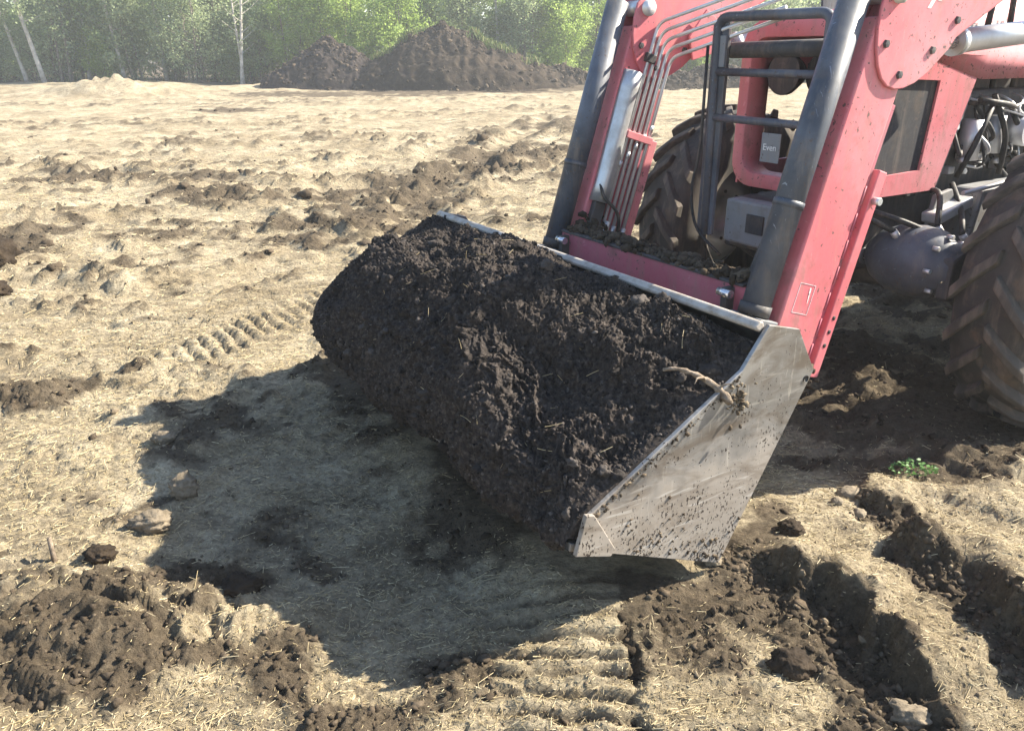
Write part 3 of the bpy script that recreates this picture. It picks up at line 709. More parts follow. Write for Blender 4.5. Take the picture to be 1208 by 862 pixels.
for arm_, lc_, sg_ in ((near_arm, .66, 1), (far_arm, -.60, -1)):
    for (y_, z_) in ((.83, 1.62), (.93, 1.52), (1.10, 1.60), (1.22, 1.70)):
        for s_ in (1, -1):
            x_ = lc_+s_*.0725; MB().lathe([(.001, s_*.010), (.013, s_*.009), (.015, 0)], (x_, y_, z_), 'x', 6, False).build('bolt', M['dgrey'], arm_)
    for k_ in range(7):   # weld beads along the flange
        s0_ = .03+k_*.10; MB().tube([ap(lc_+sg_*.0595, s0_, .2365), ap(lc_+sg_*.0595, s0_+.07, .2365)], .0035, 6).build('weld_bead', M['redd'], arm_)
# white lettering strokes and sticker outline on the near arm
for i in range(3):
    MB().prism([(1.03+.055*i, 1.735+.024*i), (1.05+.055*i, 1.735+.024*i), (1.10+.055*i, 1.80+.024*i), (1.075+.055*i, 1.80+.024*i)], .7327, .7335).build('lettering', M['white'], near_arm)
st = MB()
for (s0, s1, d0, d1) in ((.20, .2014, .05, .14), (.31, .3114, .05, .14), (.20, .31, .05, .0514), (.20, .31, .1386, .14)):
    arm_box(st, .7195, .7212, s0, s1, d0, d1)
st.build('sticker', M['white'], near_arm)
MB().add([ap(.7214, .30, .11), ap(.7214, .30, .118), ap(.7214, .245, .122), ap(.7214, .24, .120)], [(0, 1, 2, 3)]).build('sticker_mark', M['white'], near_arm)
# galvanised guard and steel pipes on the inner side of the far arm
il = -.54
gp = []
gt = MB(); n = 12; V = []
for s in (.42, .50, .72, .95, 1.03):
    for k in range(n+1):
        a = math.pi*(k/n)-math.pi/2; rr = .052+.004*math.sin(s*21+k)
        V.append(ap(il+.002+rr*math.cos(a)*.9, s, .065+rr*math.sin(a)))
gt.add(V, [(i*(n+1)+k, i*(n+1)+k+1, (i+1)*(n+1)+k+1, (i+1)*(n+1)+k) for i in range(4) for k in range(n)], True)
go = gt.build('pipe_guard', M['galv'], far_arm); sm = go.modifiers.new('thick', 'SOLIDIFY'); sm.thickness = .004
for k in range(5):
    d = .125+.033*k; s_top = 1.20-.030*k
    a = ap(il+.016, .16 if k in (1, 3) else .30, d); b = ap(il+.016, s_top+.07, d)
    e = Vector((.10, b.y+.12-.02*k, b.z+.16)); 
    MB().tube(bend([a, b, e], .05), .0085, 10).build('steel_pipe', M['steel'], far_arm)
    MB().tube([a-AX*.03, a+AX*.025], .0135, 6).build('pipe_nut', M['galv'], far_arm)
    MB().tube([ap(il+.016, .60+.05*k, d), ap(il+.016, .63+.05*k, d)], .011, 8).build('pipe_sleeve', M['galv'], far_arm)
arm_box(MB(), il-.002, il+.032, .74, .775, .11, .275).build('pipe_clamp', M['red'], far_arm, .003)
arm_box(MB(), il-.002, il+.032, 1.09, 1.13, .10, .16).build('pipe_clamp', M['dgrey'], far_arm, .003)
MB().tube(bend([ap(il+.03, .50, .03), ap(il+.06, .44, .05), ap(il+.075, .40, .14), ap(il+.05, .33, .20), ap(il+.03, .2, .20)], .06), .008, 10).build('hydraulic_hose', M['hose'], far_arm)
arm_box(MB(), il, il+.03, .02, .42, .03, .10).build('spool_guard', M['dgrey'], far_arm, .006)
MB().tube([ap(il+.03, .18, .11), ap(il+.03, .34, .135)], .014, 12).build('coupling', M['steel'], far_arm)
# red crossbeam between the arm feet
cb = MB().box((.03, .455, .70), (1.16, .07, .20)).build('crossbeam', M['redd'], tr, .01)
MB().box((.03, .47, .806), (1.14, .12, .012)).build('top_flange', M['dgrey'], cb, .003)
for x, lx in ((.54, 1), (-.50, 1)):
    MB().box((x, .43, .70), (.03, .10, .18)).build('hitch_ear', M['dgrey'], cb, .004)
    MB().tube([(x-.03, .385, .77), (x+.03, .385, .77)], .016, 14).build('hitch_pin', M['chrome'], cb)
q = 700; pp = np.stack([RNG.uniform(-.50, .58, q), RNG.normal(.47, .030, q), np.full(q, .812)], -1)
hb = .5+.5*noise2(pp[:, 0]*6, pp[:, 1]*6, 5); pp[:, 2] += RNG.random(q)*.035*hb
crust = link('soil_crust', blobs('soil_crust', pp, RNG.uniform(.006, .02, q).astype(np.float32)*(.5+hb), RNG.random(q)*.5, 1, RNG), M['clod'], cb); tag(crust, kind='stuff')
# brush guard of dark pipe in front of the grille
G = 1.02
bgd = MB().tube(bend([(-.215, G, .78), (-.225, G, 1.30), (-.235, G, 1.735), (.36, G, 1.735), (.355, G, 1.30), (.345, G, .78)], .06), .021, 14).build('brush_guard', M['black'], tr)
MB().box((-.222, G+.012, 1.25), (.095, .02, .94)).build('guard_upright', M['black'], bgd, .003)
MB().box((.352, G+.012, 1.25), (.055, .02, .94)).build('guard_upright', M['black'], bgd, .003)
for z in (1.51, 1.315): MB().tube([(-.22, G, z), (.355, G, z)], .017, 14).build('guard_bar', M['black'], bgd)
MB().prism([(G-.005, 1.53), (G-.005, 1.66), (G+.01, 1.66), (G+.01, 1.53)], -.262, -.180).build('reflector_plate', M['grey'], bgd, .002)
MB().tube([(-.19, G+.05, 1.60), (.34, G+.05, 1.61)], .034, 14).build('oil_cooler_pipe', M['dgrey'], bgd)
# text plate
pl = MB().box((.155, G-.03, 1.215), (.10, .006, .12)).build('number_plate', M['grey'], tr, .002)
def text(body, size, m, parent, loc, rot, name='lettering', ext=.0006):
    cu = bpy.data.curves.new('t', 'FONT'); cu.body = body; cu.size = size; cu.extrude = ext
    ob = bpy.data.objects.new('t', cu); COL.objects.link(ob); dg = bpy.context.evaluated_depsgraph_get()
    me = bpy.data.meshes.new_from_object(ob.evaluated_get(dg)); bpy.data.objects.remove(ob)
    o = link(name, me, m, parent); o.location = loc; o.rotation_euler = rot; return o
text('Even', .038, M['white'], pl, (.117, G-.0345, 1.205), (math.pi/2, 0, 0))
MB().tube(bend([(-.27, G-.02, 1.62), (-.265, G-.02, 1.15), (-.29, G-.04, .98), (-.25, G-.03, .80), (-.1, G, .70)], .12, 8), .007, 10).build('hydraulic_hose', M['hose'], bgd)
# bonnet: nose frame, side panels, top
HL, HN = .33, 1.30
bon = MB()
def rrect(w, z0, z1, r, n=6):
    out = []
    for cx, cz, a0 in ((w-r, z1-r, 0), (-w+r, z1-r, 90), (-w+r, z0+r, 180), (w-r, z0+r, 270)):
        for k in range(n+1):
            a = math.radians(a0+90*k/n); out.append((cx+r*math.cos(a), cz+r*math.sin(a)))
    return out
oR = rrect(HL, .985, 1.735, .12); iR = rrect(HL-.065, 1.05, 1.655, .08); k = len(oR)
V = [(x, HN+.03, z) for x, z in oR]+[(x*.985, HN-.02, .985+(z-.985)*.99) for x, z in oR]+[(x, HN-.02, z) for x, z in iR]+[(x*.95, HN+.10, z) for x, z in iR]
F = [(r_*k+i, r_*k+(i+1) % k, (r_+1)*k+(i+1) % k, (r_+1)*k+i) for r_ in range(3) for i in range(k)]
bonnet = bon.add(V, F, True).build('bonnet_nose', M['red'], tr, .004)
so = bonnet.modifiers.new('thick', 'SOLIDIFY'); so.thickness = .004
# near side panel with its dark vent; far side panel with the vent standing open
SP = [(HN+.03, .985), (1.945, .985), (2.16, 1.58), (HN+.03, 1.62)]
def side_panel(x, open_):
    s = 1 if x > 0 else -1
    W = [(1.43, 1.075), (1.80, 1.085), (1.84, 1.475), (1.47, 1.49)]
    mb = MB(); V = [(x, *p) for p in SP]+[(x, *p) for p in W]
    mb.add(V, [(0, 1, 5, 4), (1, 2, 6, 5), (2, 3, 7, 6), (3, 0, 4, 7)])
    o = mb.build('side_panel', M['red'], tr); so = o.modifiers.new('thick', 'SOLIDIFY'); so.thickness = .012; so.offset = 0
    if not open_:
        MB().prism([(p[0], p[1]) for p in offs_poly(W, .012)], x-s*.012-.003, x-s*.012+.003).build('vent_mesh', M['mesh'], o)
        MB().prism([(2.02, .99), (2.05, .99), (2.2, 1.4), (2.18, 1.42)], x-s*.05-.004, x-s*.05+.004).build('latch_strap', M['grey'], o)
def offs_poly(W, d):
    cy = sum(p[0] for p in W)/len(W); cz = sum(p[1] for p in W)/len(W)
    return [(p[0]+d*(1 if p[0] > cy else -1), p[1]+d*(1 if p[1] > cz else -1)) for p in W]
side_panel(HL, False); side_panel(-HL, True)
# bonnet top with rounded shoulders
prof = [(HL+.003, 1.475), (HL+.012, 1.575), (HL+.004, 1.60), (HL-.005, 1.66), (HL-.05, 1.725), (HL-.16, 1.745), (0, 1.75)]
full = prof+[(-x, z) for x, z in prof[-2::-1]]
V = []; ys = (HN+.03, 1.6, 2.16, 3.15)
for j, y in enumerate(ys):
    for x, z in full:
        zz = z if not (z < 1.6 and y < 2.1) else max(z, 1.60)
        V.append((x, y, zz+.075*(y-HN)*(z > 1.6)))
k = len(full)
bt = MB().add(V, [(j*k+i, j*k+i+1, (j+1)*k+i+1, (j+1)*k+i) for j in range(3) for i in range(k-1)], True).build('bonnet_top', M['red'], tr)
so = bt.modifiers.new('thick', 'SOLIDIFY'); so.thickness = .012; so.offset = 0
MB().prism([(1.75, 1.645), (3.1, 1.705), (3.1, 1.765), (1.72, 1.69)], HL+.008, HL+.014).build('decal_band', M['white'], bt, .001)
for wd_, yy in (('FI', 1.98), ('VI', 2.18)): text(wd_, .07, M['grey'], bt, (HL+.0155, yy, 1.665+.06*(yy-1.98)), (math.pi/2, 0, math.pi/2))
for (y0, y1) in ((1.86, 1.90), (1.98, 2.08)):
    MB().tube([(.47, y0, 2.0), (.47, (y0+y1)/2+.02, 1.8), (.46, y1, 1.66)], .013, 10).build('hydraulic_hose', M['hose'], tr)
# headlamps and what is behind the grille
for x in (-.13, .13):
    hl = MB().lathe([(.001, .10), (.06, .09), (.095, .02), (.095, 0)], (x, HN+.05, 1.50), 'y', 28).build('headlamp', M['mesh'], tr)
    MB().lathe([(.001, -.012), (.06, -.006), (.092, 0)], (x, HN+.05, 1.50), 'y', 28).build('lens', M['dgrey'], hl)
MB().tube([(.04, 1.42, 1.50), (.04, 1.72, 1.50)], .10, 26).build('air_cleaner', M['mesh'], tr)
rad = MB().box((.03, 1.86, 1.28), (.50, .08, .66)).build('radiator', M['mesh'], tr, .006)
for i in range(9): MB().box((.03, 1.815, 1.0+.065*i), (.48, .008, .012)).build('radiator_fin', M['dgrey'], rad)
MB().box((.10, 1.55, 1.05), (.34, .30, .16)).build('battery', M['mesh'], tr, .01)
# frame, front weight block
MB().prism([(1.16, .72), (1.16, .95), (2.3, .97), (3.2, .95), (3.2, .60), (2.2, .58), (1.5, .62)], -.19, .22).build('front_frame', M['dgrey'], tr, .015)
wb = MB().box((.0, 1.13, .855), (.30, .10, .20)).build('weight_block', M['grey'], tr, .012)
MB().box((.04, 1.076, .86), (.10, .012, .085)).build('hitch_slot', M['mesh'], wb, .003)
# engine with its fittings
eng = MB().box((.03, 2.55, 1.16), (.40, .86, .52)).build('engine_block', M['dgrey'], tr, .02)
for i in range(4): MB().box((.03, 2.27+.19*i, 1.45), (.30, .15, .08)).build('rocker_cover', M['dgrey'], eng, .015)
MB().tube([(.29, 2.25, 1.10), (.29, 2.25, 1.29)], .05, 20).build('oil_filter', M['silver'], eng)
MB().tube([(.28, 2.46, 1.12), (.28, 2.46, 1.30)], .048, 20).build('fuel_filter', M['silver'], eng)
MB().tube([(.24, 2.66, 1.22), (.36, 2.66, 1.22)], .075, 22).build('alternator', M['silver'], eng)
MB().box((.27, 2.86, 1.14), (.10, .24, .16)).build('injection_pump', M['galv'], eng, .01)
for i in range(5):
    y = 2.22+.15*i
    MB().tube(bend([(.26, 2.84, 1.22), (.33, 2.7-.05*i, 1.28+.015*i), (.29, y, 1.38), (.20, y, 1.40)], .05), .006, 8).build('fuel_line', M['steel'], eng)
for i, (p_, q_) in enumerate((((.30, 2.18, 1.02), (.33, 2.32, 1.36)), ((.31, 2.35, 1.40), (.33, 2.50, 1.02)), ((.28, 2.55, 1.36), (.34, 2.78, 1.05)), ((.33, 2.2, 1.38), (.30, 2.6, 1.33)))):
    mid_ = [(p_[j]+q_[j])/2+(.03 if j == 0 else .04*((i % 2)*2-1)*(j == 1)) for j in range(3)]
    MB().tube(bend([p_, mid_, q_], .08), .014, 10).build('engine_hose', M['hose'], eng)
for i in range(7):
    MB().box((.245+.02*(i % 3), 2.18+.1*i, 1.05+.05*(i % 4)), (.05, .05, .035)).build('bracket', (M['silver'], M['galv'], M['dgrey'])[i % 3], eng, .004)
re = random.Random(3)
for i in range(14):
    p_ = (.25+.05*re.random(), 2.15+.8*re.random(), 1.02+.4*re.random()); q_ = (.25+.06*re.random(), p_[1]+re.uniform(-.22, .22), 1.02+.4*re.random())
    m_ = ((p_[0]+q_[0])/2+.05+.04*re.random(), (p_[1]+q_[1])/2+re.uniform(-.05, .05), min(p_[2], q_[2])-re.uniform(-.05, .08))
    MB().tube(bend([p_, m_, q_], .09), re.choice((.005, .007, .011)), 8).build('engine_hose', re.choice((M['hose'], M['hose'], M['steel'])), eng)
    MB().tube([q_, (q_[0]+.03, q_[1], q_[2]+.004)], .015, 6).build('fitting', re.choice((M['steel'], M['silver'])), eng)
fan = MB().lathe([(.001, 0), (.2, 0), (.2, .012), (.001, .012)], (.03, 2.02, 1.24), 'y', 24).build('fan', M['mesh'], tr)
# side tank, rail, fender bracket
tk = MB().prism([(2.10, .72), (2.15, .985), (3.15, 1.0), (3.15, .66), (2.3, .62)], .30, .46).build('side_tank', M['grey'], tr, .02)
MB().box((.463, 2.32, .88), (.006, .11, .13)).build('sticker', M['white'], tk, .001)
MB().tube(bend([(.47, 1.96, .985), (.48, 2.4, 1.02), (.48, 3.2, 1.03)], .05), .011, 10).build('hand_rail', M['steel'], tr)
# front axle
ax = MB().tube([(-.66, 1.87, .60), (-.3, 1.87, .62), (.03, 1.87, .64), (.36, 1.87, .62), (.72, 1.87, .60)], [.10, .105, .16, .105, .10], 20).build('front_axle', M['dgrey'], tr)
for s, x in ((1, .66), (-1, -.60)):
    MB().lathe([(.001, -.12), (.09, -.11), (.15, -.05), (.17, .03), (.14, .11), (.001, .13)], (x, 1.87, .64), 'x', 28).build('hub_housing', M['dgrey'], ax)
    MB().tube([(x, 1.62, .66), (x*.35, 1.66, .68)], .022, 14).build('steering_rod', M['chrome'], ax)
    MB().tube([(x*.35, 1.66, .68), (0.03, 1.66, .68)], .04, 16).build('steering_cylinder', M['black'], ax)
    MB().prism([(1.60, .58), (1.60, .76), (1.86, .86), (1.90, .50)], x-.03, x+.03).build('steering_knuckle', M['dgrey'], ax, .015)
# rounded cover over the axle pivot, catching the sun
MB().lathe([(.001, -.22), (.07, -.21), (.12, -.16), (.155, -.08), (.165, .02), (.155, .10), (.12, .15), (.105, .22), (.001, .24)], (.45, 1.70, .70), 'x', 32).build('axle_housing', M['black'], tr)
for k in range(8):
    a = k*math.pi/4; MB().tube([(.585, 1.70+.135*math.cos(a), .70+.135*math.sin(a)), (.615, 1.70+.135*math.cos(a), .70+.135*math.sin(a))], .011, 6).build('housing_bolt', M['steel'], tr)
MB().box((.40, 1.98, .90), (.10, .26, .05), Matrix.Rotation(.25, 3, 'X')).build('bracket', M['silver'], tr, .01)
MB().prism([(1.86, .78), (1.90, .97), (2.02, .99), (2.10, .86), (2.0, .76)], .36, .385).build('bracket', M['grey'], tr, .006)
for i, (p_, m_, q_) in enumerate((((.30, 1.5, .93), (.44, 1.62, .88), (.52, 1.78, .80)), ((.28, 1.95, .97), (.40, 1.9, 1.0), (.50, 1.75, .86)), ((.33, 2.1, 1.0), (.46, 2.0, .90), (.56, 1.86, .82)), ((.25, 1.35, .97), (.36, 1.45, .90), (.40, 1.58, .84)))):
    MB().tube(bend([p_, m_, q_], .1), .013, 10).build('hydraulic_hose', M['hose'], tr)
    MB().tube([q_, (q_[0]+.012, q_[1]+.02, q_[2]-.03)], .017, 8).build('hose_fitting', M['steel'], tr)
# wheels
def wheel(x, y, R, wd, lugs, name, steer=0.0, rim_r=.5):
    s = 1 if x > 0 else -1
    root = empty(name, (x, y, R)); root.parent = tr; root.rotation_euler.z = steer
    h = wd/2
    MB().lathe([(R*rim_r, -h*.72), (R*.62, -h*.98), (R*.80, -h*1.04), (R*.915, -h*.90), (R*.945, -h*.5), (R*.95, 0), (R*.945, h*.5), (R*.915, h*.90), (R*.80, h*1.04), (R*.62, h*.98), (R*rim_r, h*.72)], (0, 0, 0), 'x', 64).build('tyre', M['rubber'], root)
    for sd in (-1, 1):
        pts = []
        for (f, da) in ((.04, 0), (.55, .13), (1.0, .26)):
            for (rr_, dw) in ((.93, .5), (1.0, .34), (1.0, -.34), (.93, -.5)):
                aa = da*(22/lugs)+dw*.105*(22/lugs); r2 = R*rr_*(1 if f < .9 else .975)
                pts.append((sd*h*f*.97, r2*math.cos(aa), r2*math.sin(aa)))
        first = MB().add(pts, [(0, 1, 2, 3)[::-1], (8, 9, 10, 11)]+[(j*4+i, j*4+(i+1) % 4, j*4+4+(i+1) % 4, j*4+4+i) for j in range(2) for i in range(4)]).build('tread_lug', M['rubber'], root, .006)
        for k in range(lugs):
            a = 2*math.pi*(k+(.5 if sd > 0 else 0))/lugs
            o = first
            if k: o = first.copy(); COL.objects.link(o)
            o.rotation_euler.x = a
    MB().lathe([(R*.53, s*h*.74), (R*.49, s*h*.80), (R*.46, s*h*.5), (R*.30, s*h*.28), (R*.16, s*h*.30), (R*.15, s*h*.62), (.001, s*h*.66)], (0, 0, 0), 'x', 40).build('rim', M['silver'], root)
    for k in range(8):
        a = k*math.pi/4; MB().tube([(s*h*.26, R*.22*math.cos(a), R*.22*math.sin(a)), (s*h*.40, R*.22*math.cos(a), R*.22*math.sin(a))], .012, 6).build('wheel_nut', M['dgrey'], root)
    return root
wheel(.93, 2.06, .655, .34, 20, 'front_wheel', 0.04)
wheel(-.92, 1.94, .655, .34, 20, 'front_wheel', 0.04)
wheel(.92, 4.25, .86, .46, 22, 'rear_wheel'); wheel(-.88, 4.25, .86, .46, 22, 'rear_wheel')
# rear body, seat, steering wheel and fenders (beyond the frame's edge)
MB().prism([(3.05, .62), (3.05, 1.20), (3.5, 1.25), (4.75, 1.15), (4.75, .58), (3.6, .55)], -.24, .28).build('transmission', M['dgrey'], tr, .03)
MB().tube([(-.8, 4.25, .86), (.84, 4.25, .86)], .11, 20).build('rear_axle', M['dgrey'], tr)
for x in (.80, -.76):
    V = []; n = 16
    for xx in (x-.24, x+.24):
        for k in range(n+1):
            a = math.radians(5+150*k/n); V.append((xx, 4.25-.93*math.cos(a), .86+.93*math.sin(a)))
    f_ = MB().add(V, [(k, k+1, n+2+k, n+1+k) for k in range(n)], True).build('rear_fender', M['red'], tr)
    so = f_.modifiers.new('thick', 'SOLIDIFY'); so.thickness = .012
seat = MB().box((.02, 4.1, 1.42), (.48, .46, .12)).build('seat', M['mesh'], tr, .04)
MB().box((.02, 4.34, 1.66), (.46, .10, .44)).build('seat_back', M['mesh'], seat, .04)
sw = MB().tube([(.02+.19*math.cos(a), 3.55+.17*math.sin(a), 1.78-.09*math.sin(a)) for a in [2*math.pi*i/28 for i in range(28)]], .014, 10, closed=True).build('steering_wheel', M['mesh'], tr)
MB().tube([(.02, 3.25, 1.35), (.02, 3.55, 1.77)], .03, 12).build('steering_column', M['mesh'], tr)
MB().prism([(3.12, 1.1), (3.12, 1.78), (3.3, 1.76), (3.36, 1.1)], -.30, .34).build('dashboard', M['mesh'], tr, .02)

# ------------------------------------------------------------------ loose clods, crumbs and straw on the ground
def scatter(n, rmin, rmax, power=1.0, az=50):
    """more per square metre near the middle of the yard than far out"""
    u = RNG.random(n); r = rmin*(rmax/rmin)**(u**power); a = np.radians(RNG.uniform(-az, az, n))
    return (r*np.sin(a)).astype(np.float32), (r*np.cos(a)).astype(np.float32), r
x, y, r = scatter(26000, 1.2, 16)
h, so_ = ground_fields(x, y)
tl, tb = to_tractor(x, y)
keep = (RNG.random(len(x)) < .10+.9*so_) & ~((np.abs(tl) < 1.0) & (tb > -.55) & (tb < .35))
x, y, r, h, so_ = x[keep], y[keep], r[keep], h[keep], so_[keep]
S = (.0030+.013*RNG.random(len(x))**5*(.3+.7*so_)+.0009*r).astype(np.float32); S *= np.where(so_ > .5, 1, .75)
big = S > .0085
tint = np.clip(.78-.55*so_+RNG.normal(0, .16, len(x)), 0, 1)
PC = np.stack([x, y, h+S*.05], -1)
o = link('soil_clods', blobs('soil_clods', PC[big], S[big], tint[big], 1, RNG, .7, .5), M['clod'])
tag(link('crumb', blobs('crumb', PC[~big], S[~big], tint[~big], 0, RNG, .7, .5), M['clod'], o), kind='stuff')
o0 = o
tag(o, 'loose crumbs and small clods of earth strewn over the field', 'clods', kind='stuff')
x, y, r = scatter(70000, 1.3, 14)
h, so_ = ground_fields(x, y); tl, tb = to_tractor(x, y)
keep = (RNG.random(len(x)) > .97*so_**.7) & ~((np.abs(tl) < 1.0) & (tb > -.5) & (tb < .3)) & ((RNG.random(len(x)) < .45) | (np.abs(tl+.2) > 1.15) | (tb < -1.5) | (tb > 0)) & (RNG.random(len(x)) < .7+.3*sst(1.8, 4, r))
x, y, r, h = x[keep], y[keep], r[keep], h[keep]; n = len(x)
az = RNG.normal(.25, 1.0, n); e = .03
h1, _ = ground_fields(x+e*np.cos(az), y+e*np.sin(az))
D = np.stack([np.cos(az), np.sin(az), np.clip((h1-h)/e, -.5, .5)*.7+RNG.normal(.0, .10, n)], -1); D /= np.linalg.norm(D, axis=1, keepdims=True)
Lg = RNG.uniform(.007, .032, n)*(1+1.6*(RNG.random(n) < .07))*(.8+.10*r); wd = (RNG.uniform(.0003, .0006, n)+.00020*r)
o = link('straw_litter', strands('straw_litter', np.stack([x, y, h+.004+.0006*r], -1), D, Lg, wd, np.clip(RNG.normal(.55, .25, n), 0, 1), RNG, .3, 1), M['straw'])
litter = o; tag(o, 'short dry straw littering the pale ground', 'straw', kind='stuff')

XX = []
for P, A in SCARPS:   # crumbs fallen from the torn ledges
    for a, b in zip(P[:-1], P[1:]):
        e = b-a; L_ = np.linalg.norm(e); k = int(520*L_); t_ = RNG.random(k); nr_ = np.array([-e[1], e[0]])/L_
        XX.append(a+e*t_[:, None]+nr_*(-.02-.13*RNG.random(k)**1.3)[:, None])
XX = np.concatenate(XX).astype(np.float32); S = (.003+.013*RNG.random(len(XX))**3.5).astype(np.float32)
PC = np.stack([XX[:, 0], XX[:, 1], ground_z(XX[:, 0], XX[:, 1])], -1)
tag(link('ledge_crumb', blobs('ledge_crumb', PC, S, np.clip(RNG.normal(.35, .2, len(S)), 0, 1), 1, RNG, .8, .45), M['clod'], o0), kind='stuff')
x, y, r = scatter(5200, 2.4, 26)
h, so_ = ground_fields(x, y); tl, tb = to_tractor(x, y)
keep = (RNG.random(len(x)) < so_**2*.7+.006) & ~((np.abs(tl) < 1.3) & (tb > -1.4) & (tb < 2.6)) & (r > 3.3)
x, y, r, h, so_ = x[keep], y[keep], r[keep], h[keep], so_[keep]
S = (.007+.024*RNG.random(len(x))**4)*(.6+.17*np.minimum(r, 14)); S = S.astype(np.float32)
tint = np.clip(.62-.45*so_+RNG.normal(0, .14, len(x)), 0, 1)
tag(link('large_clod', blobs('large_clod', np.stack([x, y, h-S*.05], -1), S, tint, 2, RNG, .75, .42), M['clod'], o0), kind='stuff')

x, y, r = scatter(64000, 1.35, 5.5)
h, so_ = ground_fields(x, y); tl, tb = to_tractor(x, y)
keep = (RNG.random(len(x)) > .9*so_**.8) & ~((np.abs(tl) < 1.0) & (tb > -.5) & (tb < .3))
x, y, r, h = x[keep], y[keep], r[keep], h[keep]; n = len(x); az = RNG.uniform(0, 6.283, n)
D = np.stack([np.cos(az), np.sin(az), RNG.normal(0, .35, n)], -1); D /= np.linalg.norm(D, axis=1, keepdims=True)
tag(link('chaff', strands('chaff', np.stack([x, y, h+.001], -1), D, RNG.uniform(.004, .013, n)*(.7+.18*r), RNG.uniform(.0006, .0013, n)*(.7+.18*r), np.clip(RNG.normal(.42, .28, n), 0, 1), RNG, .1, 1), M['straw'], litter), kind='stuff')

# clods and stones that stand out
def rock(name, px, py, size, label, cat, m, flat=.7, seed=0, sub=4, rough=.22, rz=0):
    V, F = ico(sub); rg = np.random.default_rng(seed+100)
    d = np.zeros(len(V)); o_ = seed*3.7
    for k_, a_ in ((1.3, .55), (2.7, .45), (6, .34), (13, .24), (27, .13)):
        d += a_*(noise2(V[:, 0]*k_+o_, V[:, 1]*k_+V[:, 2]*k_*1.7, seed)+noise2(V[:, 2]*k_+o_, V[:, 0]*k_-V[:, 1]*k_*1.3, seed+1))*.5
    V = V*(1+rough*2*d)[:, None]; V = V*np.array(size)
    p = g(px, py); z = float(ground_z([p[0]], [p[1]])[0])
    o = link(name, np_mesh(name, V, F, sub > 3 and rough < .2), m); o.location = (p[0], p[1], z+size[2]*.45); o.rotation_euler.z = rz
    tag(o, label, cat); return o
rock('stone', 1000, 592, (.050, .032, .024), 'flat pale stone on the straw right of the bucket, below the green weed', 'stone', M['stone'], seed=1, rough=.14, rz=.3)
rock('stone', 1012, 614, (.026, .024, .020), 'small rounded stone just below the flat pale stone', 'stone', M['stone'], seed=2, rough=.14)
rock('stone', 985, 606, (.022, .02, .016), 'smallest of the three stones right of the bucket', 'stone', M['stone'], seed=3, rough=.15)
rock('stone', 838, 674, (.034, .026, .020), 'mud coated stone under the bottom corner of the bucket', 'stone', M['paleearth'], seed=4)
rock('soil_clod', 284, 694, (.065, .050, .050), 'dark upright clod at the left tip of the bucket shadow', 'clod', M['mound'], seed=5, rough=.3)
rock('soil_clod', 218, 580, (.050, .050, .052), 'tall sunlit clod at the left edge of the bucket shadow', 'clod', M['paleearth'], seed=6, rough=.3)
rock('soil_clod', 178, 618, (.075, .050, .045), 'broad pale clod left of the bucket shadow below the tall clod', 'clod', M['paleearth'], seed=7, rough=.3)
rock('soil_clod', 195, 525, (.05, .04, .03), 'pale flat clod half in the shadow at its left end', 'clod', M['paleearth'], seed=8)
rock('soil_clod', 120, 660, (.05, .04, .035), 'dark clod beside the short stick', 'clod', M['mound'], seed=9, rough=.3)
rock('soil_clod', 930, 640, (.045, .035, .028), 'brown clod right of the lowest bucket corner', 'clod', M['mound'], seed=10, rough=.3)
rock('soil_clod', 930, 790, (.06, .045, .04), 'brown clod in the rut at lower right', 'clod', M['mound'], seed=11, rough=.3)
rock('soil_clod', 1075, 845, (.05, .035, .03), 'pale clod at the bottom edge in the right hand rut', 'clod', M['paleearth'], seed=12, rough=.25)
rock('stone', 1060, 830, (.024, .016, .012), 'light chip of stone lying in the dark rut at the bottom right', 'stone', M['paleearth'], seed=13, rough=.15)
rock('soil_clod', -22, 318, (.26, .22, .20), 'big dark lump of earth cut by the left edge', 'clod', M['mound'], seed=15, rough=.3)
rock('soil_clod', -4, 350, (.10, .09, .08), 'smaller dark lump in front of the big one at the left edge', 'clod', M['mound'], seed=16, rough=.3)
# short stick standing in the straw
p = g(66, 668); z = float(ground_z([p[0]], [p[1]])[0])
o = MB().tube([(0, 0, -.02), (-.012, .018, .03), (-.020, .03, .075)], [.009, .008, .007], 9).build('stick', M['wood']); o.location = (p[0], p[1], z)
tag(o, 'short cut stick standing up from the straw at left', 'stick')
# green weed
def leaf_mesh(n, rad, size, rng, up=.5):
    a = rng.uniform(0, 6.283, n); rr_ = rad*np.sqrt(rng.random(n)); P = np.stack([rr_*np.cos(a)*1.5, rr_*np.sin(a)*.8, rng.uniform(.005, .05, n)*(1.2-rr_/rad)], -1)
    D = np.stack([np.cos(a+rng.normal(0, .6, n)), np.sin(a+rng.normal(0, .6, n)), rng.uniform(-.1, up, n)], -1); D /= np.linalg.norm(D, axis=1, keepdims=True)
    S_ = np.cross(D, rng.normal(size=(n, 3))*.35+np.array([0, 0, 1])); S_ /= np.linalg.norm(S_, axis=1, keepdims=True)
    L_ = rng.uniform(.6, 1.2, n)[:, None]*size; Nn = np.cross(S_, D)
    V = np.stack([P, P+D*L_*.45+S_*L_*.32+Nn*L_*.05, P+D*L_+Nn*L_*-.06, P+D*L_*.45-S_*L_*.32+Nn*L_*.05], 1)
    F = np.array([[0, 1, 2], [0, 2, 3]])[None]+(np.arange(n)*4)[:, None, None]
    return np_mesh('leaf', V.reshape(-1, 3), F.reshape(-1, 3), False, {'tint': np.repeat(rng.random(n), 4)})
p = g(1073, 574); z = float(ground_z([p[0]], [p[1]])[0])
wd_ = empty('weed', (p[0], p[1], z)); tag(wd_, 'small bright green weed growing in the straw right of the bucket', 'weed')
